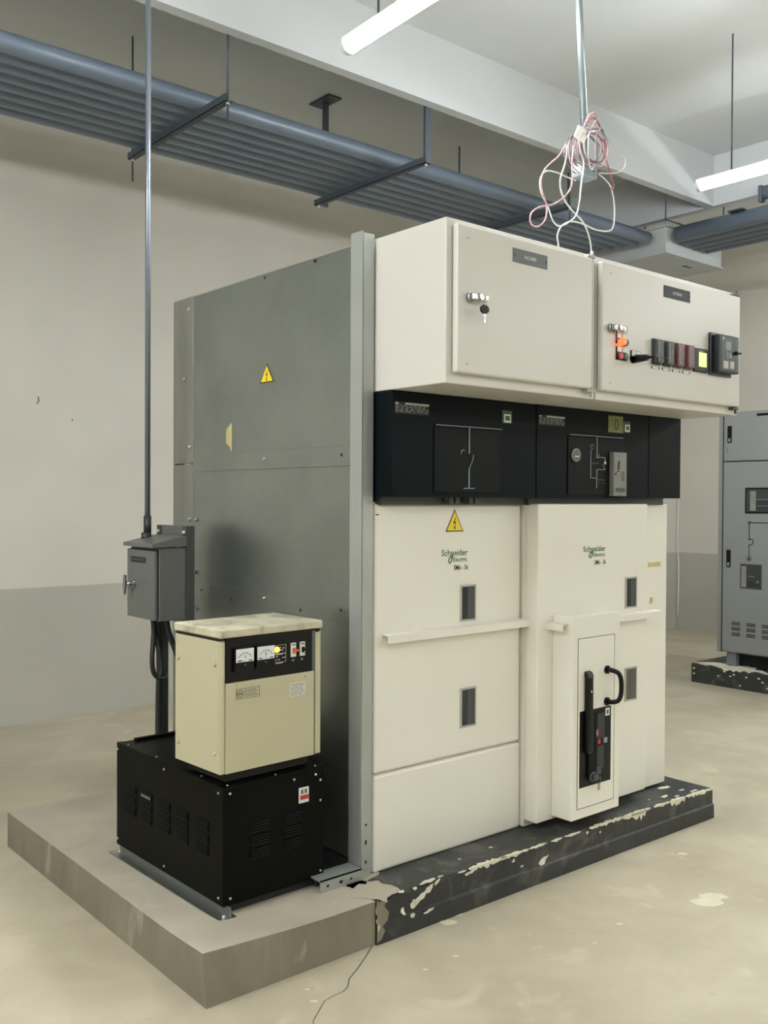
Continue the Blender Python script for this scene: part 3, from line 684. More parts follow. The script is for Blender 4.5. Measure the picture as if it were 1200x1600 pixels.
for k, (a, b_, mt, cap) in enumerate(((1.060, 1.119, 'relay', 'smoke'), (1.131, 1.189, 'relay', 'smoke'), (1.200, 1.259, 'maroon', 'maroon'), (1.271, 1.330, 'maroon', 'maroon'))):
    rl = on(B().box(a, b_-.004, YD-.010, YD, 1.811, 1.911, .004).make('plug_in_relay', mt))
    lab(rl, ('dark smoky relay' if k < 2 else 'maroon relay'))
    t = B().box(a+.004, b_-.010, YD-.026, YD-.010, 1.817, 1.906, .003).make('relay_cover', cap); t.parent = rl
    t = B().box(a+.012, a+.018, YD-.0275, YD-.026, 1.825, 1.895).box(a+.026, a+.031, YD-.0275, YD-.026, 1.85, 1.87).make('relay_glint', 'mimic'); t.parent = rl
    t = B().box(b_-.010, b_-.003, YD-.018, YD-.010, 1.822, 1.832).box(b_-.010, b_-.003, YD-.018, YD-.010, 1.888, 1.898).make('cover_clip', 'blackp'); t.parent = rl
    t = on(B().box(a, b_-.004, YD-.001, YD, 1.796, 1.805).make('relay_tag', 'ink'))
    q = B().box(a+.008, b_-.012, YD-.0016, YD-.001, 1.797, 1.804).make('tag_field', 'labelw'); q.parent = t
mt_ = on(B().box(1.344, 1.443, YD-.010, YD, 1.810, 1.905, .003).make('power_meter', 'blackp'))
t = B().box(1.375, 1.430, YD-.0112, YD-.010, 1.832, 1.889).make('meter_screen', 'lcd'); t.parent = mt_
t = B().box(1.372, 1.405, YD-.0108, YD-.010, 1.893, 1.896).make('meter_print', 'mimic'); t.parent = mt_
pr2 = on(B().box(1.458, 1.620, YD-.012, YD, 1.806, 1.980, .003).make('protection_relay', 'relay'))
t = B().box(1.476, 1.628, YD-.042, YD-.012, 1.818, 1.972, .006).make('relay_door', 'relay'); t.parent = pr2
t2 = B().box(1.487, 1.605, YD-.0435, YD-.042, 1.826, 1.965).make('relay_glass', 'relay2'); t2.parent = t
for (a, b_, z0, z1, mm) in ((1.520, 1.560, 1.91, 1.945, 'mimic'), (1.503, 1.540, 1.834, 1.864, 'winframe'), (1.552, 1.585, 1.836, 1.866, 'winframe'), (1.530, 1.538, 1.875, 1.905, 'mimic'), (1.548, 1.565, 1.88, 1.90, 'mimic')):
    q = B().box(a, b_, YD-.0442, YD-.0435, z0, z1).make('relay_field', mm); q.parent = t
q = B().cyl((1.500, YD-.0442, 1.955), (1.500, YD-.0435, 1.955), .005, 12).make('relay_emblem', 'labelw'); q.parent = t
q = B().cyl((1.592, YD-.055, 1.902), (1.592, YD-.0435, 1.902), .008, 12).box(1.580, 1.612, YD-.062, YD-.055, 1.897, 1.905, .002).make('relay_knob', 'blackp'); q.parent = t

# ================================================================= galvanised side cladding
SX = -.05
S = empty('side_cladding', (SX, .06, 0), 'grey galvanised sheet cladding on the left flank of the cubicles', 'cladding')
def so(o): return rel(o, S)
so(B().box(SX, SX+.010, .062, 1.172, 1.470, 2.156).make('upper_sheet', 'galv'))
so(B().box(SX, SX+.010, .062, 1.172, .915, 1.410).make('middle_sheet', 'galv'))
so(B().box(SX, SX+.010, .062, 1.172, .050, .870).make('lower_sheet', 'galv'))
so(B().box(SX-.004, SX+.012, .062, 1.164, 1.404, 1.476, .002).make('joint_flange', 'galv'))
so(B().box(SX-.004, SX+.012, .062, 1.164, .862, .929, .002).make('joint_flange', 'galv'))
so(B().box(SX-.003, SX+.020, 1.166, 1.343, 1.440, 2.160, .003).make('rear_strip', 'galv_dark'))
so(B().box(SX-.003, SX+.020, 1.166, 1.343, .050, 1.436, .003).make('rear_strip', 'galv_dark'))
so(B().box(SX-.002, SX+.03, .062, 1.343, 2.156, 2.160).make('top_flange', 'zinc'))
so(B().box(SX, SX+.045, 1.33, 1.345, .05, 2.15).make('rear_return', 'galv_dark'))
so(B().box(SX+.01, 0.0, .06, 1.30, .0, .05).make('bottom_rail', 'darkgrey'))
mm_ = lambda y, z: (y*1.0149+.0377, (z-1.291)*1.0149+1.291)
bl = []; hl = []
for y, z in ((1.143, 2.094), (1.181, 1.803), (1.135, 1.507), (1.133, 1.201), (1.078, 1.199), (1.132, .974), (1.082, .820), (.554, 1.441), (.551, .910), (1.13, .78), (1.09, .975)):
    q = mm_(y, z); bl.append((SX-.004-SX, q[0]-.06, q[1]))
screws('bolt', S, bl, (-1, 0, 0), .008, .008)
for y, z in ((.558, 2.129), (.237, 2.133), (.076, 1.441), (1.033, .905), (.793, .885), (.315, .887), (.076, .909)):
    q = mm_(y, z); hl.append((SX-.0042-SX, q[0]-.06, q[1]))
screws('bolt_hole', S, hl, (-1, 0, 0), .006, .001, 'ink')
tri = B().prism([(.556-.005, 1.814), (.546+.105, 1.736), (.546, 1.741)], 'x', SX-.0012, SX-.0002) if False else None
def xsign(parent, yc, zb, w_, h_, x):
    s = so(B().prism([(yc-w_/2, zb), (yc+w_/2, zb), (yc, zb+h_)], 'x', x-.001, x).make('warning_sign', 'ink'))
    def ch_(o): o.parent = s; return o
    ch_(B().prism([(yc-w_/2*.85, zb+h_*.055), (yc+w_/2*.85, zb+h_*.055), (yc, zb+h_*.90)], 'x', x-.0016, x-.001).make('sign_face', 'yellow'))
    q = [(.02, .62), (-.10, .36), (.02, .40), (-.02, .20), (-.06, .21), (.0, .08), (.05, .22), (.015, .20), (.07, .48), (-.03, .44), (.06, .62)]
    ch_(B().prism([(yc-p[0]*w_, zb+p[1]*h_) for p in q], 'x', x-.0021, x-.0016).make('lightning_mark', 'ink'))
xsign(S, .592, 1.737, .098, .073, SX)
so(B().prism([(.893, 1.515), (.893, 1.572), (.848, 1.596), (.848, 1.478), (.872, 1.505)], 'x', SX-.001, SX).make('tape_scrap', 'tape2'))

cp_ = empty('corner_post', (-.03, .03, 0), 'upright galvanised channel post between the cladding and the left cubicle', 'post')
rel(B().box(-.056, -.008, -.002, .002, .0, 2.190).box(-.058, -.054, -.002, .062, .0, 2.196).box(-.012, -.008, .0, .05, .0, 2.185).make('channel', 'post'), cp_)
hz_ = [(.0, -.0325, z) for z in (.055, .13, .19)]
for z, h in ((.050, .012), (.118, .018), (.178, .009)):
    rel(B().prism([(-.032+.0045*math.cos(a), z+h/2*math.sin(a)) for a in [2*math.pi*i/12 for i in range(12)]], 'y', -.0026, -.0018).make('slot_hole', 'ink'), cp_)
br = empty('base_channel', (-.15, .02, 0), 'short galvanised channel lying on the plinth beside the corner post', 'channel')
rel(B().box(-.235, -.062, -.018, -.014, 0, .040).box(-.235, -.062, -.018, .055, .036, .040).make('channel', 'post'), br)
for x, r in ((-.205, .006), (-.150, .008), (-.108, .005)):
    rel(B().prism([(x+r*math.cos(a), .018+r*.75*math.sin(a)) for a in [2*math.pi*i/12 for i in range(12)]], 'y', -.0186, -.0178).make('slot_hole', 'ink'), br)

# ================================================================= black vented cabinet
T = empty('vented_cabinet', (-.571, .030, 0), 'low black cabinet with louvred sides carrying the cream charger', 'cabinet', math.radians(1.14))
TW, TD, T0, T1 = .389, .725, .030, .397
B().box(.003, TW-.003, .003, TD-.003, T0+.003, T1-.003).make('cabinet_body', 'black', T)
fp = B().box(0, TW, -.001, .004, T0, T1, .0015).make('front_panel', 'black', T)
lp = B().box(-.001, .004, 0, TD, T0, T1, .0015).make('side_panel', 'black', T)
tp = B().box(-.002, TW+.002, -.002, TD, T1-.002, T1+.002, .001).box(0, TW, .0, .022, T1+.001, T1+.004, .001).box(0, .022, 0, TD, T1+.001, T1+.004, .001).make('top_panel', 'black', T)
B().box(.06, TW-.02, TD-.03, TD-.01, T1, T1+.012, .002).make('rear_lip', 'black', T)
def slat_group(axis, a0, a1, z0, z1, parent):
    b = B(); n_ = 4; p_ = (z1-z0)/n_
    for i in range(n_):
        z = z0+p_*i
        if axis == 'y': b.prism([(-.001, z+p_*.25), (-.006, z+p_*.35), (-.001, z+p_*.9)], 'y', 0, 1) if False else b.prism([(-.0010, z+p_*.15), (-.0065, z+p_*.25), (-.0010, z+p_*.85)], 'y', a0, a1)
        else: b.prism([(-.0010, z+p_*.15), (-.0065, z+p_*.25), (-.0010, z+p_*.85)], 'x', a0, a1)
    o = b.make('louvre', 'black', parent)
    b = B()
    for i in range(n_):
        z = z0+p_*i
        if axis == 'y': b.box(-.0052, -.0012, a0+.002, a1-.002, z-p_*.08, z+p_*.16)
        else: b.box(a0+.002, a1-.002, -.0052, -.0012, z-p_*.08, z+p_*.16)
    b.make('vent_slot', 'gap', o)
for a, c in ((.572, .652), (.455, .530), (.330, .402), (.210, .284), (.084, .156)):
    for z0 in (.243, .205, .167): slat_group('y', a, c, z0, z0+.031, lp)
for a, c in ((.096, .169), (.225, .298)):
    for z0 in (.240, .198, .157): slat_group('x', a, c, z0, z0+.034, fp)
B().box(-.0075, -.0065, .458, .526, .252, .262).make('label_scrap', 'labelg', lp)
screws('screw', T, [(-.001, .716, .378), (-.001, .372, .378), (-.001, .027, .378), (-.001, .716, .052), (-.001, .370, .051), (-.001, .025, .052)], (-1, 0, 0), .0045, .004)
screws('screw', T, [(.022, -.001, .378), (.024, -.001, .052), (.354, -.001, .376), (.373, -.001, .355), (.266, -.001, .376), (.374, -.001, .287), (.375, -.001, .051)], (0, -1, 0), .0045, .004)
screws('screw', T, [(.02, .01, T1+.004), (.20, .01, T1+.004), (.36, .01, T1+.004), (.012, .15, T1+.004), (.012, .45, T1+.004), (.012, .66, T1+.004)], (0, 0, 1), .004, .003)
bk = B().box(.284, .323, -.006, -.001, .294, .344, .001).make('circuit_breaker', 'labelw', T)
B().box(.288, .319, -.010, -.006, .306, .320, .001).make('breaker_toggle', 'red', bk)
B().box(.291, .299, -.0075, -.006, .325, .338).box(.306, .314, -.0075, -.006, .325, .338).make('breaker_mark', 'inkgrey', bk)
B().box(-.028, .030, -.030, TD+.01, 0, .004).box(.012, .016, -.02, TD, 0, .032).make('base_rail', 'galv', T)
B().box(TW-.030, TW-.005, .0, TD+.01, 0, .004).box(TW-.03, TW-.026, 0, TD, 0, .032).make('base_rail', 'darkgrey', T)
B().box(.02, TW-.03, .015, TD-.02, .004, .032).make('recessed_base', 'gap', T)
screws('bolt', T, [(-.006, -.012, .004), (.0, TD-.02, .004)], (0, 0, 1), .006, .008)

# ================================================================= cream battery charger
G = empty('battery_charger', (-.577, .041, .4045), 'cream enamel charger with two dial meters and a lit amber lamp', 'battery charger', math.radians(2.68))
GW, GD = .397, .266; z_ = lambda z: z-.4045
B().box(.004, GW-.03, .003, GD-.003, z_(.437), z_(.850)).make('case', 'cream', G)
B().box(.0, .018, -.002, .012, z_(.437), z_(.846), .006).box(.0, .006, 0, GD, z_(.437), z_(.848), .002).make('left_side', 'cream', G)
B().box(GW-.026, GW, -.002, .012, z_(.437), z_(.846), .006).box(GW-.006, GW, 0, GD, z_(.437), z_(.848), .002).make('right_side', 'cream', G)
B().box(-.004, GW+.004, -.006, GD+.004, z_(.858), z_(.885), .005).make('lid', 'cream_top', G)
B().box(.003, GW-.003, .003, GD-.003, z_(.845), z_(.859)).make('lid_gap', 'gap', G)
screws('screw', G, [(.03, .03, z_(.885)), (.36, .03, z_(.885)), (.36, .235, z_(.885)), (.03, .235, z_(.885))], (0, 0, 1), .004, .002, 'cream')
B().box(.018, .366, -.0035, .002, z_(.437), z_(.718), .0015).make('front_panel', 'cream', G)
cpn = B().box(.018, .357, -.0030, .003, z_(.719), z_(.856)).make('control_panel', 'blackp', G)
B().box(.35, .372, -.0015, .003, z_(.437), z_(.852)).make('panel_gap', 'inkgrey', G)
B().box(.035, GW-.035, .025, GD-.02, .0, z_(.437)).make('recessed_base', 'gap', G)
def lay(o, par): o.parent = par; return o
for x0, s in ((.044, 'A'), (.124, 'V')):
    mtr = B().box(x0, x0+.072, -.016, -.003, z_(.752), z_(.826), .003).make('dial_meter', 'blackp', cpn)
    B().box(x0+.003, x0+.069, -.0172, -.016, z_(.781), z_(.822)).make('dial_face', 'meterface', mtr)
    b = B(); cx, cz = x0+.036, z_(.783)
    b.tube([(cx+.026*math.cos(a), -.0174, cz+.026*math.sin(a)) for a in [math.radians(30+15*i) for i in range(9)]], .0006, 5, 2)
    for a in [math.radians(30+20*i) for i in range(7)]:
        b.tube([(cx+.026*math.cos(a), -.0174, cz+.026*math.sin(a)), (cx+.030*math.cos(a), -.0174, cz+.030*math.sin(a))], .0006, 5, 1)
    b.box(x0+.008, x0+.022, -.0176, -.0172, z_(.7835), z_(.7865)); b.box(x0+.05, x0+.064, -.0176, -.0172, z_(.7835), z_(.7865))
    b.make('dial_scale', 'ink', mtr)
    text('dial_letter', s, 'ink', mtr, (cx-.003, -.0172, z_(.793)), (1, 0, 0), (0, 0, 1), .006, .009, .0006)
    ang = math.radians(165 if s == 'A' else 100)
    B().tube([(cx, -.0178, cz), (cx+.022*math.cos(ang), -.0178, cz+.022*math.sin(ang))], .0005, 5, 1).make('needle', 'ink', mtr)
    B().cyl((cx, -.018, z_(.772)), (cx, -.016, z_(.772)), .003, 10).make('zero_screw', 'inkgrey', mtr)
b = B()
for za, zb_ in ((.791, .817), (.763, .789)):
    rect_frame(b, .200, .248, z_(za), z_(zb_), -.0038, -.003, .0007)
    b.box(.208, .236, -.0038, -.003, z_(za)-.0042, z_(za)-.0022)
for x, z in ((.222, .808), (.236, .806), (.222, .800), (.23, .800), (.21, .780), (.206, .769), (.218, .770), (.234, .775), (.24, .775)): b.box(x, x+.007, -.0036, -.003, z_(z), z_(z)+.0025)
b.make('panel_print', 'inkw', cpn)
am = B().cyl((.211, -.006, z_(.804)), (.211, -.003, z_(.804)), .0095, 16).dome((.211, -.006, z_(.804)), (0, -1, 0), .0085, .006).make('indicator_lamp', 'amber', cpn); lab(am, 'lit amber indicator')
for a, mt, s in ((.267, 'orange', 'AC'), (.304, 'blackp', 'DC')):
    k = B().box(a, a+.021, -.007, -.003, z_(.774), z_(.820), .001).make('circuit_breaker', 'labelw', cpn)
    q = B().box(a+.006, a+.016, -.011, -.007, z_(.785), z_(.804), .001).box(a+.008, a+.024, -.018, -.010, z_(.792), z_(.799), .001).make('breaker_toggle', mt, k)
    B().box(a+.003, a+.018, -.0076, -.007, z_(.812), z_(.816)).make('breaker_mark', 'inkgrey', k)
    text('breaker_lettering', s, 'inkw', cpn, (a+.006, -.003, z_(.760)), (1, 0, 0), (0, 0, 1), .010, .006, .0005)
pl1 = B().box(.056, .144, -.0043, -.0035, z_(.664), z_(.696)).make('maker_plate', 'labelg', G)
pl1.data.materials[0] = M['cream']
b = B(); rect_frame(b, .057, .143, z_(.665), z_(.695), -.0048, -.0043, .0012)
b.tube([(.070+.011*math.cos(a), -.0047, z_(.680)+.011*math.sin(a)) for a in [2*math.pi*i/16 for i in range(16)]], .0010, 5, 2, True)
for k in range(3): b.box(.063, .077, -.0048, -.0043, z_(.676)+k*.003, z_(.676)+k*.003+.0015)
for k in range(4):
    b.box(.084, .138-.006*(k % 2), -.0048, -.0043, z_(.670)+k*.0062, z_(.670)+k*.0062+.0016)
b.make('plate_print', 'ink', pl1)
pl2 = B().box(.265, .326, -.0043, -.0035, z_(.645), z_(.687)).make('rating_label', 'labelw', G)
b = B(); rr = random.Random(9)
for k in range(7):
    xx = .268
    while xx < .320:
        l = rr.uniform(.004, .014); b.box(xx, min(xx+l, .323), -.0048, -.0043, z_(.648)+k*.0055, z_(.648)+k*.0055+(.0022 if k < 6 else .003)); xx += l+.003
b.make('label_print', 'inkgrey', pl2)
screws('screw', G, [(.056, -.0035, z_(.708)), (.329, -.0035, z_(.705))], (0, -1, 0), .004, .002, 'tape')
screws('rivet', G, [(-.0, .245, z_(.771)), (-.0, .030, z_(.776)), (-.0, .244, z_(.497)), (-.0, .028, z_(.500))], (-1, 0, 0), .0075, .005, 'cream')

# ================================================================= isolator box on its stand
I = empty('isolator_box', (-.32, 1.085, .797), 'grey steel isolator box with a drip roof and chrome latch, behind the charger', 'electrical box')
def io(o): return rel(o, I)
io(B().box(-.314, -.197, .960, 1.212, .797, 1.090, .003).make('box_body', 'isolator'))
dI = io(B().box(-.332, -.317, .968, 1.214, .800, 1.080, .004).make('door', 'isolator'))
io(B().box(-.318, -.312, .965, 1.21, .803, 1.083).make('door_seal', 'gap'))
io(B().prism([(-.347, 1.092), (-.347, 1.107), (-.197, 1.137), (-.197, 1.095)], 'y', .955, 1.217).make('roof', 'isolator'))
t = B().box(-.3335, -.332, 1.045, 1.175, 1.027, 1.050).make('door_plate', 'ink'); t.parent = dI; t.location = -Vector(I.location)*0
b = B(); rr = random.Random(4); y = 1.052
while y < 1.168:
    l = rr.uniform(.006, .014); b.box(-.3340, -.3335, y, min(y+l, 1.17), 1.035, 1.042); y += l+.004
q = b.make('plate_print', 'darkgrey'); q.parent = t
t = B().cyl((-.332, 1.150, .938), (-.368, 1.150, .938), .010, 16).cyl((-.332, 1.150, .938), (-.338, 1.150, .938), .017, 18).prism([(1.142, .975), (1.158, .975), (1.160, .925), (1.150, .895), (1.140, .925)], 'x', -.376, -.368).make('latch_handle', 'chrome'); t.parent = dI
Pst = empty('isolator_stand', (-.18, 1.09, 0), 'dark grey steel stand of two posts and a back plate holding the isolator box', 'stand')
rel(B().box(-.197, -.160, .955, .990, .0, 1.176).make('post', 'darkgrey'), Pst)
rel(B().box(-.197, -.160, 1.178, 1.213, .0, 1.176).make('post', 'darkgrey'), Pst)
rel(B().box(-.193, -.164, .990, 1.178, 1.120, 1.176).box(-.193, -.164, .990, 1.178, .797, .83).make('cross_plate', 'isolator'), Pst)
screws('bolt', Pst, [(-.197+.18, .972-1.09, 1.150), (-.197+.18, 1.196-1.09, 1.150)], (-1, 0, 0), .010, .010)
# cables under the isolator
tag(B().tube([(-.262, 1.12, .80), (-.258, 1.12, .74), (-.266, 1.11, .69), (-.275, 1.10, .62), (-.268, 1.10, .57), (-.245, 1.10, .548), (-.232, 1.10, .58), (-.240, 1.11, .66), (-.250, 1.13, .74), (-.24, 1.15, .80)], .010, 10, 5).make('power_cable', 'cable'),
    'black cable looping down and back up under the isolator box', 'cable')
tag(B().tube([(-.222, 1.08, .80), (-.212, 1.08, .74), (-.185, 1.07, .66), (-.165, 1.05, .58), (-.15, 1.02, .45), (-.14, .97, .38), (-.14, .90, .33), (-.14, .86, .10), (-.14, .85, .012)], .012, 10, 5).make('power_cable', 'cable'),
    'black cable curving from the isolator box down behind the charger', 'cable')
tag(B().tube([(-.235, 1.13, .80), (-.228, 1.135, .72), (-.215, 1.15, .60), (-.212, 1.165, .40), (-.212, 1.165, .012)], .014, 10, 5).make('power_cable', 'cable'),
    'thick black cable dropping straight beside the stand post', 'cable')
tag(B().tube([(-.195, 1.12, .565), (-.21, 1.095, .548), (-.235, 1.088, .546), (-.262, 1.095, .556), (-.268, 1.102, .565)], .0025, 6, 4).make('cable_tie', 'wireg'), 'thin tie round the looped black cable', 'cable tie')
c1 = empty('conduit_pipe', (-.255, 1.19, 1.10), 'slim steel conduit running from the ceiling down to the isolator box', 'conduit')
rel(B().cyl((-.252, 1.19, 1.165), (-.252, 1.19, ZC), .0115, 16).make('pipe', 'darkpipe'), c1)
rel(B().cyl((-.252, 1.19, 1.125), (-.252, 1.19, 1.215), .016, 16).cyl((-.258, 1.19, 1.105), (-.258, 1.19, 1.145), .020, 16).make('coupling', 'cable'), c1)

# ================================================================= pipe racks
NP = 8
proto = None
for i in range(NP):
    y = 1.980+i*.105
    x1 = 4.44-.02*i if i < 2 else 4.42-.015*i
    if proto is None:
        proto = B().cyl((-9.40, 0, 0), (0, 0, 0), .047, 20).make('cable_pipe', 'pipe'); o = proto
    else:
        o = proto.copy(); COL.objects.link(o)
    o.location = (x1, y, 3.375)
    names_ = ['nearest the camera', 'second from the near edge', 'third from the near edge', 'fourth from the near edge', 'fourth from the wall side', 'third from the wall side', 'second from the wall side', 'nearest the back wall']
    tag(o, 'slate grey pipe of the long left rack, the one '+names_[i], 'pipe', 'pipes of the long rack')
for x, y, lbl in ((1.2, 2.885, 'thin dark steel strip along the wall edge of the long pipe rack'),):
    tag(B().box(-5, 4.3, y-.02, y+.012, 3.330, 3.336).make('edge_strip', 'bracket'), lbl, 'strip') if False else None
def cross_bracket(x, style, label, full=True):
    R = empty('pipe_bracket', (x, 2.23, 3.29), label, 'pipe bracket', group='pipe rack brackets')
    b = B(); b.box(-.020, -.016, -.54, .585, 0, .038); b.box(-.020, .020, -.54, .585, 0, .003)
    b.make('crossbar', 'bracket', R)
    b = B()
    yy = -.50
    while yy < .53:
        b.box(-.006, .010, yy, yy+.024, -.0008, .0004); yy += .040
    b.make('slot_row', 'ink', R)
    zt = ZB-3.29
    if style == 'rod':
        B().cyl((0, -.52, -.11), (0, -.52, ZC-3.29), .006, 8).make('hanger_rod', 'bracket', R)
        B().cyl((0, .56, -.13), (0, .56, ZC-3.29), .006, 8).make('hanger_rod', 'bracket', R)
    else:
        B().box(-.018, .024, -.535, -.515, .0, ZC-3.29).make('hanger_strut', 'bracket', R)
        s = B().box(.03, .072, .545, .562, .0, ZC-3.29).make('hanger_strut', 'bracket', R)
        B().box(-.01, .10, .44, .66, ZC-3.29-.012, ZC-3.29).make('ceiling_plate', 'bracket', R)
    for yy in (-.52, .56): B().cyl((0, yy, -.012), (0, yy, 0), .010, 6).make('nut', 'zinc', R)
    return R
cross_bracket(.44, 'rod', 'slotted bracket crossing the long pipe rack at the left, hung on thin rods')
cross_bracket(1.80, 'strut', 'slotted bracket crossing the long pipe rack, hung on flat struts with a T-shaped plate')
cross_bracket(3.14, 'rod', 'slotted bracket crossing the long pipe rack, partly hidden behind the left white control box')
cross_bracket(-.95, 'rod', 'slotted bracket crossing the long pipe rack, out of the picture at the left')

# far corner pull box
PB = empty('pull_box', (4.92, 2.2, 3.25), 'pale grey pull box at the far corner where both pipe racks end', 'electrical box')
rel(B().box(4.52, 5.33, 1.86, 2.70, 3.250, 3.455, .004).make('box_body', 'boxpaint'), PB)
rel(B().box(4.50, 5.35, 1.84, 2.72, 3.455, 3.470, .003).make('lid', 'boxpaint'), PB)
rel(B().box(4.505, 5.345, 1.845, 2.715, 3.246, 3.256, .002).make('bottom_flange', 'boxpaint'), PB)
rel(B().box(4.98, 5.10, 1.99, 2.02, 3.244, 3.246).make('vent_slot', 'darkgrey'), PB)
rel(B().cyl((4.345, 1.752, 3.452), (4.345, 1.752, ZC), .006, 8).make('hanger_rod', 'bracket'), PB)
rel(B().box(4.33, 5.0, 1.745, 1.76, 3.452, 3.458).make('hanger_arm', 'bracket'), PB)
rel(B().cyl((5.15, 2.5, 3.47), (5.15, 2.5, ZC), .006, 8).make('hanger_rod', 'bracket'), PB)
tag(B().cyl((4.24, 2.62, 3.42), (4.24, 2.62, ZC), .006, 8).make('hanger_rod', 'bracket'), 'thin black rod hanging from the ceiling behind the end of the long pipe rack', 'rod')

# right-hand rack along the right aisle
rp = None
RX = [(4.585, 1.80, .062, 3.392), (4.715, 1.83, .058, 3.385), (4.835, 1.83, .05, 3.375), (4.945, 1.83, .05, 3.375), (5.055, 1.83, .05, 3.375)]
rn = ['leftmost and widest', 'second from the left', 'third from the left', 'fourth from the left', 'rightmost']
for i, (x, y, r, z) in enumerate(RX):
    o = B().cyl((0, 0, 0), (0, -6.8, 0), r, 20).make('cable_pipe', 'pipe'); o.location = (x, y, z)
    tag(o, 'slate blue pipe of the rack at the right, the '+rn[i]+' one', 'pipe', 'pipes of the right-hand rack')
tag(B().cyl((4.50, 1.03, 3.52), (4.50, -5, 3.52), .05, 20).make('cable_pipe', 'pipe'), 'short-cut slate blue pipe lying above the others on the right-hand rack', 'pipe', 'pipes of the right-hand rack')
R3 = empty('pipe_bracket', (4.8, 1.2, 3.30), 'clamped bracket under the right-hand pipe rack near the lamp', 'pipe bracket', group='pipe rack brackets')
rel(B().box(4.41, 5.28, .58, .62, 3.285, 3.322).make('crossbar', 'bracket'), R3)
rel(B().cyl((4.43, .60, 3.30), (4.43, .60, ZC), .006, 8).make('hanger_rod', 'bracket'), R3)
rel(B().cyl((5.12, 1.72, 3.43), (5.12, 1.72, ZC), .006, 8).make('hanger_rod', 'bracket'), R3)
rel(B().box(4.52, 4.60, 1.22, 1.34, 3.452, 3.462, .002).make('pipe_clamp', 'bracket'), R3)
rel(B().box(4.47, 4.53, 1.04, 1.07, 3.455, 3.575, .008).make('pipe_clamp', 'bracket'), R3)

# ================================================================= hanging conduit with junction box and wires
HP = empty('drop_conduit', (1.06, -.05, 2.60), 'slightly tilted galvanised conduit hanging from the ceiling above the control boxes', 'conduit')
rel(B().cyl((1.068, -.05, 2.655), (.955, -.05, ZC), .0155, 16).make('pipe', 'galvpipe'), HP)
JB = empty('junction_box', (1.045, -.05, 2.586), 'small pale grey junction box at the lower end of the hanging conduit', 'electrical box', math.radians(0))
b = B(); b.box(-.030, .062, -.030, .030, .012, .072, .006, 3); b.make('box_body', 'jbox', JB)
b = B(); b.box(-.033, .065, -.033, .033, .066, .076, .004); b.make('rim', 'jbox', JB)
b = B(); b.cyl((.034, -.032, .042), (.034, -.030, .042), .004, 10).make('screw', 'ink', JB)
B().cyl((-.031, -.004, .044), (-.030, -.004, .044), .018, 18).make('knockout', 'winframe', JB)
WC = empty('wire_coil', (1.015, -.10, 2.70), 'messy coil of red, white and grey wire hung round the conduit end', 'wire coil')
rr = random.Random(21)
mats = ['wireg', 'wirep', 'wireg', 'wirer', 'wirew', 'wireg', 'wireg', 'wirep', 'wireg', 'wireg', 'wirep', 'wireg', 'wireg', 'wirer', 'wireg', 'wireg']
for k in range(13):
    a, b_ = rr.uniform(.045, .070), rr.uniform(.055, .078); cx, cz = rr.uniform(-.015, .015), rr.uniform(-.02, .01); ph = rr.uniform(-.3, .3)
    yo = -.09+.010*k; tl = rr.uniform(-.03, .03)
    P = []
    for i in range(14):
        t = 2*math.pi*i/14; x, z = a*math.cos(t)*(1+rr.uniform(-.06, .06)), b_*math.sin(t)*(1+rr.uniform(-.06, .06))
        P.append((cx+x*math.cos(ph)-z*math.sin(ph), yo+.03+tl*math.cos(t), cz+x*math.sin(ph)+z*math.cos(ph)))
    B().tube(P, .0028, 6, 3, True).make('wire_loop', mats[k], WC)
B().prism([(-.165, -.012), (-.115, -.028), (-.095, .03), (-.14, .035)], 'y', -.07, -.062).make('tape_wrap', 'labelw', WC)
B().tube([(-.11, -.06, .02), (-.09, -.07, .06), (-.05, -.07, .085), (.0, -.06, .07), (.03, -.04, .075)], .0034, 6).make('wire_loop', 'wirer', WC)
B().tube([(-.115, -.07, .03), (-.10, -.08, .075), (-.06, -.08, .10), (-.035, -.07, .085), (-.05, -.06, .05)], .0034, 6).make('wire_loop', 'wirep', WC)
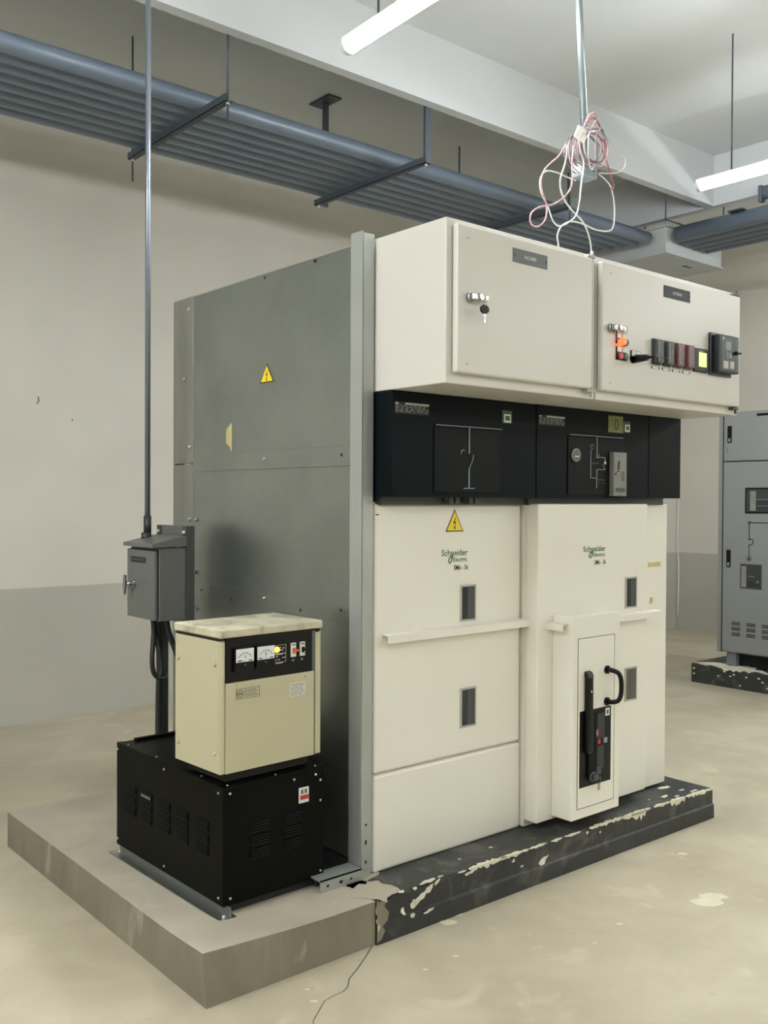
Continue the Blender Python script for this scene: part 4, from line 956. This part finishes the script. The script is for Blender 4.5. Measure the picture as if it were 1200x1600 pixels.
WR = {
'A':[(1.113,-0.080,2.627),(1.156,-0.088,2.633),(1.200,-0.096,2.642),(1.237,-0.104,2.659),(1.252,-0.112,2.683),(1.236,-0.120,2.707),(1.189,-0.128,2.721),(1.137,-0.136,2.733),(1.080,-0.144,2.747),(1.023,-0.152,2.749),(0.974,-0.160,2.738)],
'B':[(0.942,-0.100,2.554),(0.884,-0.104,2.554),(0.811,-0.109,2.555),(0.746,-0.113,2.543),(0.710,-0.118,2.505),(0.711,-0.122,2.455),(0.744,-0.126,2.407),(0.769,-0.131,2.357),(0.800,-0.135,2.341),(0.843,-0.139,2.359),(0.889,-0.144,2.395),(0.905,-0.148,2.446),(0.911,-0.152,2.521),(0.920,-0.157,2.600),(0.893,-0.161,2.644),(0.880,-0.166,2.682),(0.899,-0.170,2.713)],
'C':[(0.826,-0.150,2.650),(0.841,-0.136,2.619),(0.847,-0.121,2.585),(0.839,-0.107,2.532),(0.870,-0.092,2.483),(0.943,-0.078,2.446),(1.025,-0.063,2.424),(1.083,-0.049,2.393),(1.124,-0.034,2.354),(1.147,-0.020,2.314),(1.15,-.01,2.24),(1.14,0,2.182)],
'D':[(.96,0,2.182),(.955,0,2.24),(0.961,0.000,2.320),(0.945,-0.007,2.356),(0.961,-0.015,2.396),(1.013,-0.022,2.423),(1.082,-0.029,2.424),(1.153,-0.036,2.413),(1.225,-0.044,2.418),(1.255,-0.051,2.443),(1.251,-0.058,2.524),(1.221,-0.065,2.588),(1.177,-0.073,2.610),(1.110,-0.080,2.624)],
'E':[(0.783,-0.180,2.636),(0.745,-0.178,2.585),(0.702,-0.175,2.549),(0.670,-0.173,2.517),(0.652,-0.171,2.476),(0.663,-0.168,2.434),(0.690,-0.166,2.391),(0.686,-0.164,2.338),(0.647,-0.161,2.305),(0.610,-0.159,2.313),(0.616,-0.156,2.349),(0.660,-0.154,2.380),(0.743,-0.152,2.409),(0.811,-0.149,2.450),(0.853,-0.147,2.494),(0.866,-0.145,2.544),(0.866,-0.142,2.592),(0.878,-0.140,2.666)],
'F':[(1.133,-0.040,2.812),(1.183,-0.030,2.798),(1.238,-0.020,2.764),(1.287,-0.010,2.722),(1.326,0.000,2.686),(1.354,0.010,2.656),(1.339,0.020,2.640)],
}
WR['F'] = [(1.06,-.08,2.76),(1.11,-.08,2.745),(1.15,-.08,2.71),(1.18,-.08,2.665),(1.20,-.08,2.625),(1.215,-.08,2.59),(1.195,-.08,2.58)]
wl = {'A': ('wirew', 'white wire bowing out to the right of the junction box'), 'B': ('wirew', 'white wire hanging in a big loop left of the junction box and back up'),
      'C': ('wirew', 'white wire crossing down to the right onto the box top'), 'D': ('wirew', 'white wire rising from the box top and round to the right side'),
      'E': ('wirep', 'red and white wire dangling to the left with a small closed loop'), 'F': ('wirer', 'short red wire end sticking out right of the coil')}
for k, P in WR.items():
    tag(B().tube(P, .0032 if k != 'F' else .0026, 8, 4).make('hanging_wire', wl[k][0]), wl[k][1], 'wire', 'loose wires under the conduit')

# ================================================================= grey switchgear at the right
GX = 4.72
GS = empty('switchgear_cabinet', (GX, .9, .012), 'tall blue-grey switchgear cabinet on the right with black lock strips and arrow diagram', 'switchgear')
def go(o): return rel(o, GS)
go(B().box(GX+.02, 5.75, .51, 1.47, .118, 1.965, .003).make('cabinet_body', 'swgr'))
go(B().box(GX+.012, GX+.05, 1.476, 1.512, .115, 1.975, .002).make('side_trim', 'swgr'))
go(B().box(GX+.010, GX+.03, 1.462, 1.477, .12, 1.96).make('side_gap', 'gap'))
dU = go(B().box(GX-.002, GX+.02, .52, 1.462, 1.597, 1.972, .003).make('upper_door', 'swgr'))
dL = go(B().box(GX-.002, GX+.02, .52, 1.462, .128, 1.588, .003).make('lower_door', 'swgr'))
go(B().box(GX+.004, GX+.02, .53, 1.45, 1.585, 1.60).make('door_gap', 'gap'))
go(B().box(GX+.03, GX+.08, 1.36, 1.44, .012, .118).box(GX+.03, GX+.08, .54, .62, .012, .118).make('foot', 'swgr_dark'))
go(B().box(GX+.12, 5.7, .56, 1.40, .014, .118).make('base_recess', 'gap'))
def gd(o, par): o.parent = par; o.location = Vector((0, 0, 0)); return o
for par, z0, z1 in ((dU, 1.736, 1.866), (dL, .780, .912)):
    k = gd(B().box(GX-.008, GX-.002, 1.394, 1.430, z0, z1, .003).make('lock_strip', 'blackp'), par)
    gd(B().box(GX-.011, GX-.008, 1.402, 1.421, z0+.008, z0+.036, .002).make('lock_barrel', 'chrome'), k)
gd(B().box(GX-.006, GX-.002, .80, 1.192, 1.930, 1.948, .002).make('name_strip', 'blackp'), dU)
wf = gd(B().box(GX-.008, GX-.002, .92, 1.279, 1.196, 1.390, .012, 3).make('window_frame', 'blackp'), dL)
gd(B().box(GX-.0092, GX-.008, .94, 1.266, 1.208, 1.378).make('window_glass', 'winteal'), wf)
gd(B().box(GX-.0105, GX-.0092, 1.190, 1.235, 1.215, 1.365).make('inner_bracket', 'bracketpale'), wf)
gd(B().box(GX-.0105, GX-.0092, .95, 1.185, 1.225, 1.30).make('inner_breaker', 'win'), wf)
gd(B().box(GX-.012, GX-.0105, .95, 1.185, 1.297, 1.305).box(GX-.012, GX-.0105, .95, 1.18, 1.25, 1.256).make('inner_bar', 'labelg'), wf)
w2 = gd(B().box(GX-.005, GX-.002, 1.140, 1.314, .623, .812).make('lower_window', 'darkgrey'), dL)
gd(B().box(GX-.0062, GX-.005, 1.148, 1.306, .630, .804).make('window_glass', 'winteal'), w2)
gd(B().box(GX-.0074, GX-.0062, 1.262, 1.303, .634, .795).make('inner_bracket', 'bracketpale'), w2)
gd(B().box(GX-.0074, GX-.0062, 1.20, 1.25, .640, .68).box(GX-.0074, GX-.0062, 1.16, 1.185, .65, .70).make('inner_breaker', 'win'), w2)
gd(B().box(GX-.0086, GX-.0074, 1.195, 1.25, .715, .722).cyl((GX-.0062, 1.17, .68), (GX-.012, 1.17, .68), .012, 12).make('inner_bar', 'labelg'), w2)
b = B(); q = GX-.0035; Yc = 1.243
b.tube([(q, Yc+.009*math.cos(a), 1.126+.009*math.sin(a)) for a in [2*math.pi*i/10 for i in range(10)]], .0035, 5, 2, True)
b.tube([(q, Yc-.014, 1.126), (q, .85, 1.126)], .003, 6, 1); b.tube([(q, Yc, 1.117), (q, Yc, 1.005)], .003, 6, 1)
b.tube([(q, Yc+.005*math.cos(a), 1.000+.005*math.sin(a)) for a in [2*math.pi*i/8 for i in range(8)]], .003, 5, 2, True)
b.tube([(q, Yc-.004, 1.003), (q, Yc-.022, .999), (q, Yc-.032, .98), (q, Yc-.022, .961), (q, Yc-.004, .957)], .003, 6, 4)
b.tube([(q, Yc+.003*math.cos(a), .955+.003*math.sin(a)) for a in [2*math.pi*i/8 for i in range(8)]], .003, 5, 2, True)
b.tube([(q, Yc, .952), (q, Yc, .835)], .003, 6, 1)
for z in (.835, .851): b.tube([(q, Yc+.018, z+.014), (q, Yc, z), (q, Yc-.018, z+.014)], .003, 6, 1)
gd(b.make('mimic_line', 'ink'), dL)
for cy in (1.346, 1.223, 1.100, .977, .854):
    for cz in (.348, .308, .266):
        b = B()
        for k in range(4): b.box(GX-.0032, GX-.002, cy-.036, cy+.036, cz-.013+k*.0075, cz-.009+k*.0075)
        gd(b.make('vent_grille', 'ink'), dL)
gd(B().tube([(GX-.0025, 1.435, 1.70), (GX-.0025, 1.432, 1.665), (GX-.0025, 1.442, 1.652)], .002, 5).make('scuff_mark', 'inkgrey'), dU)
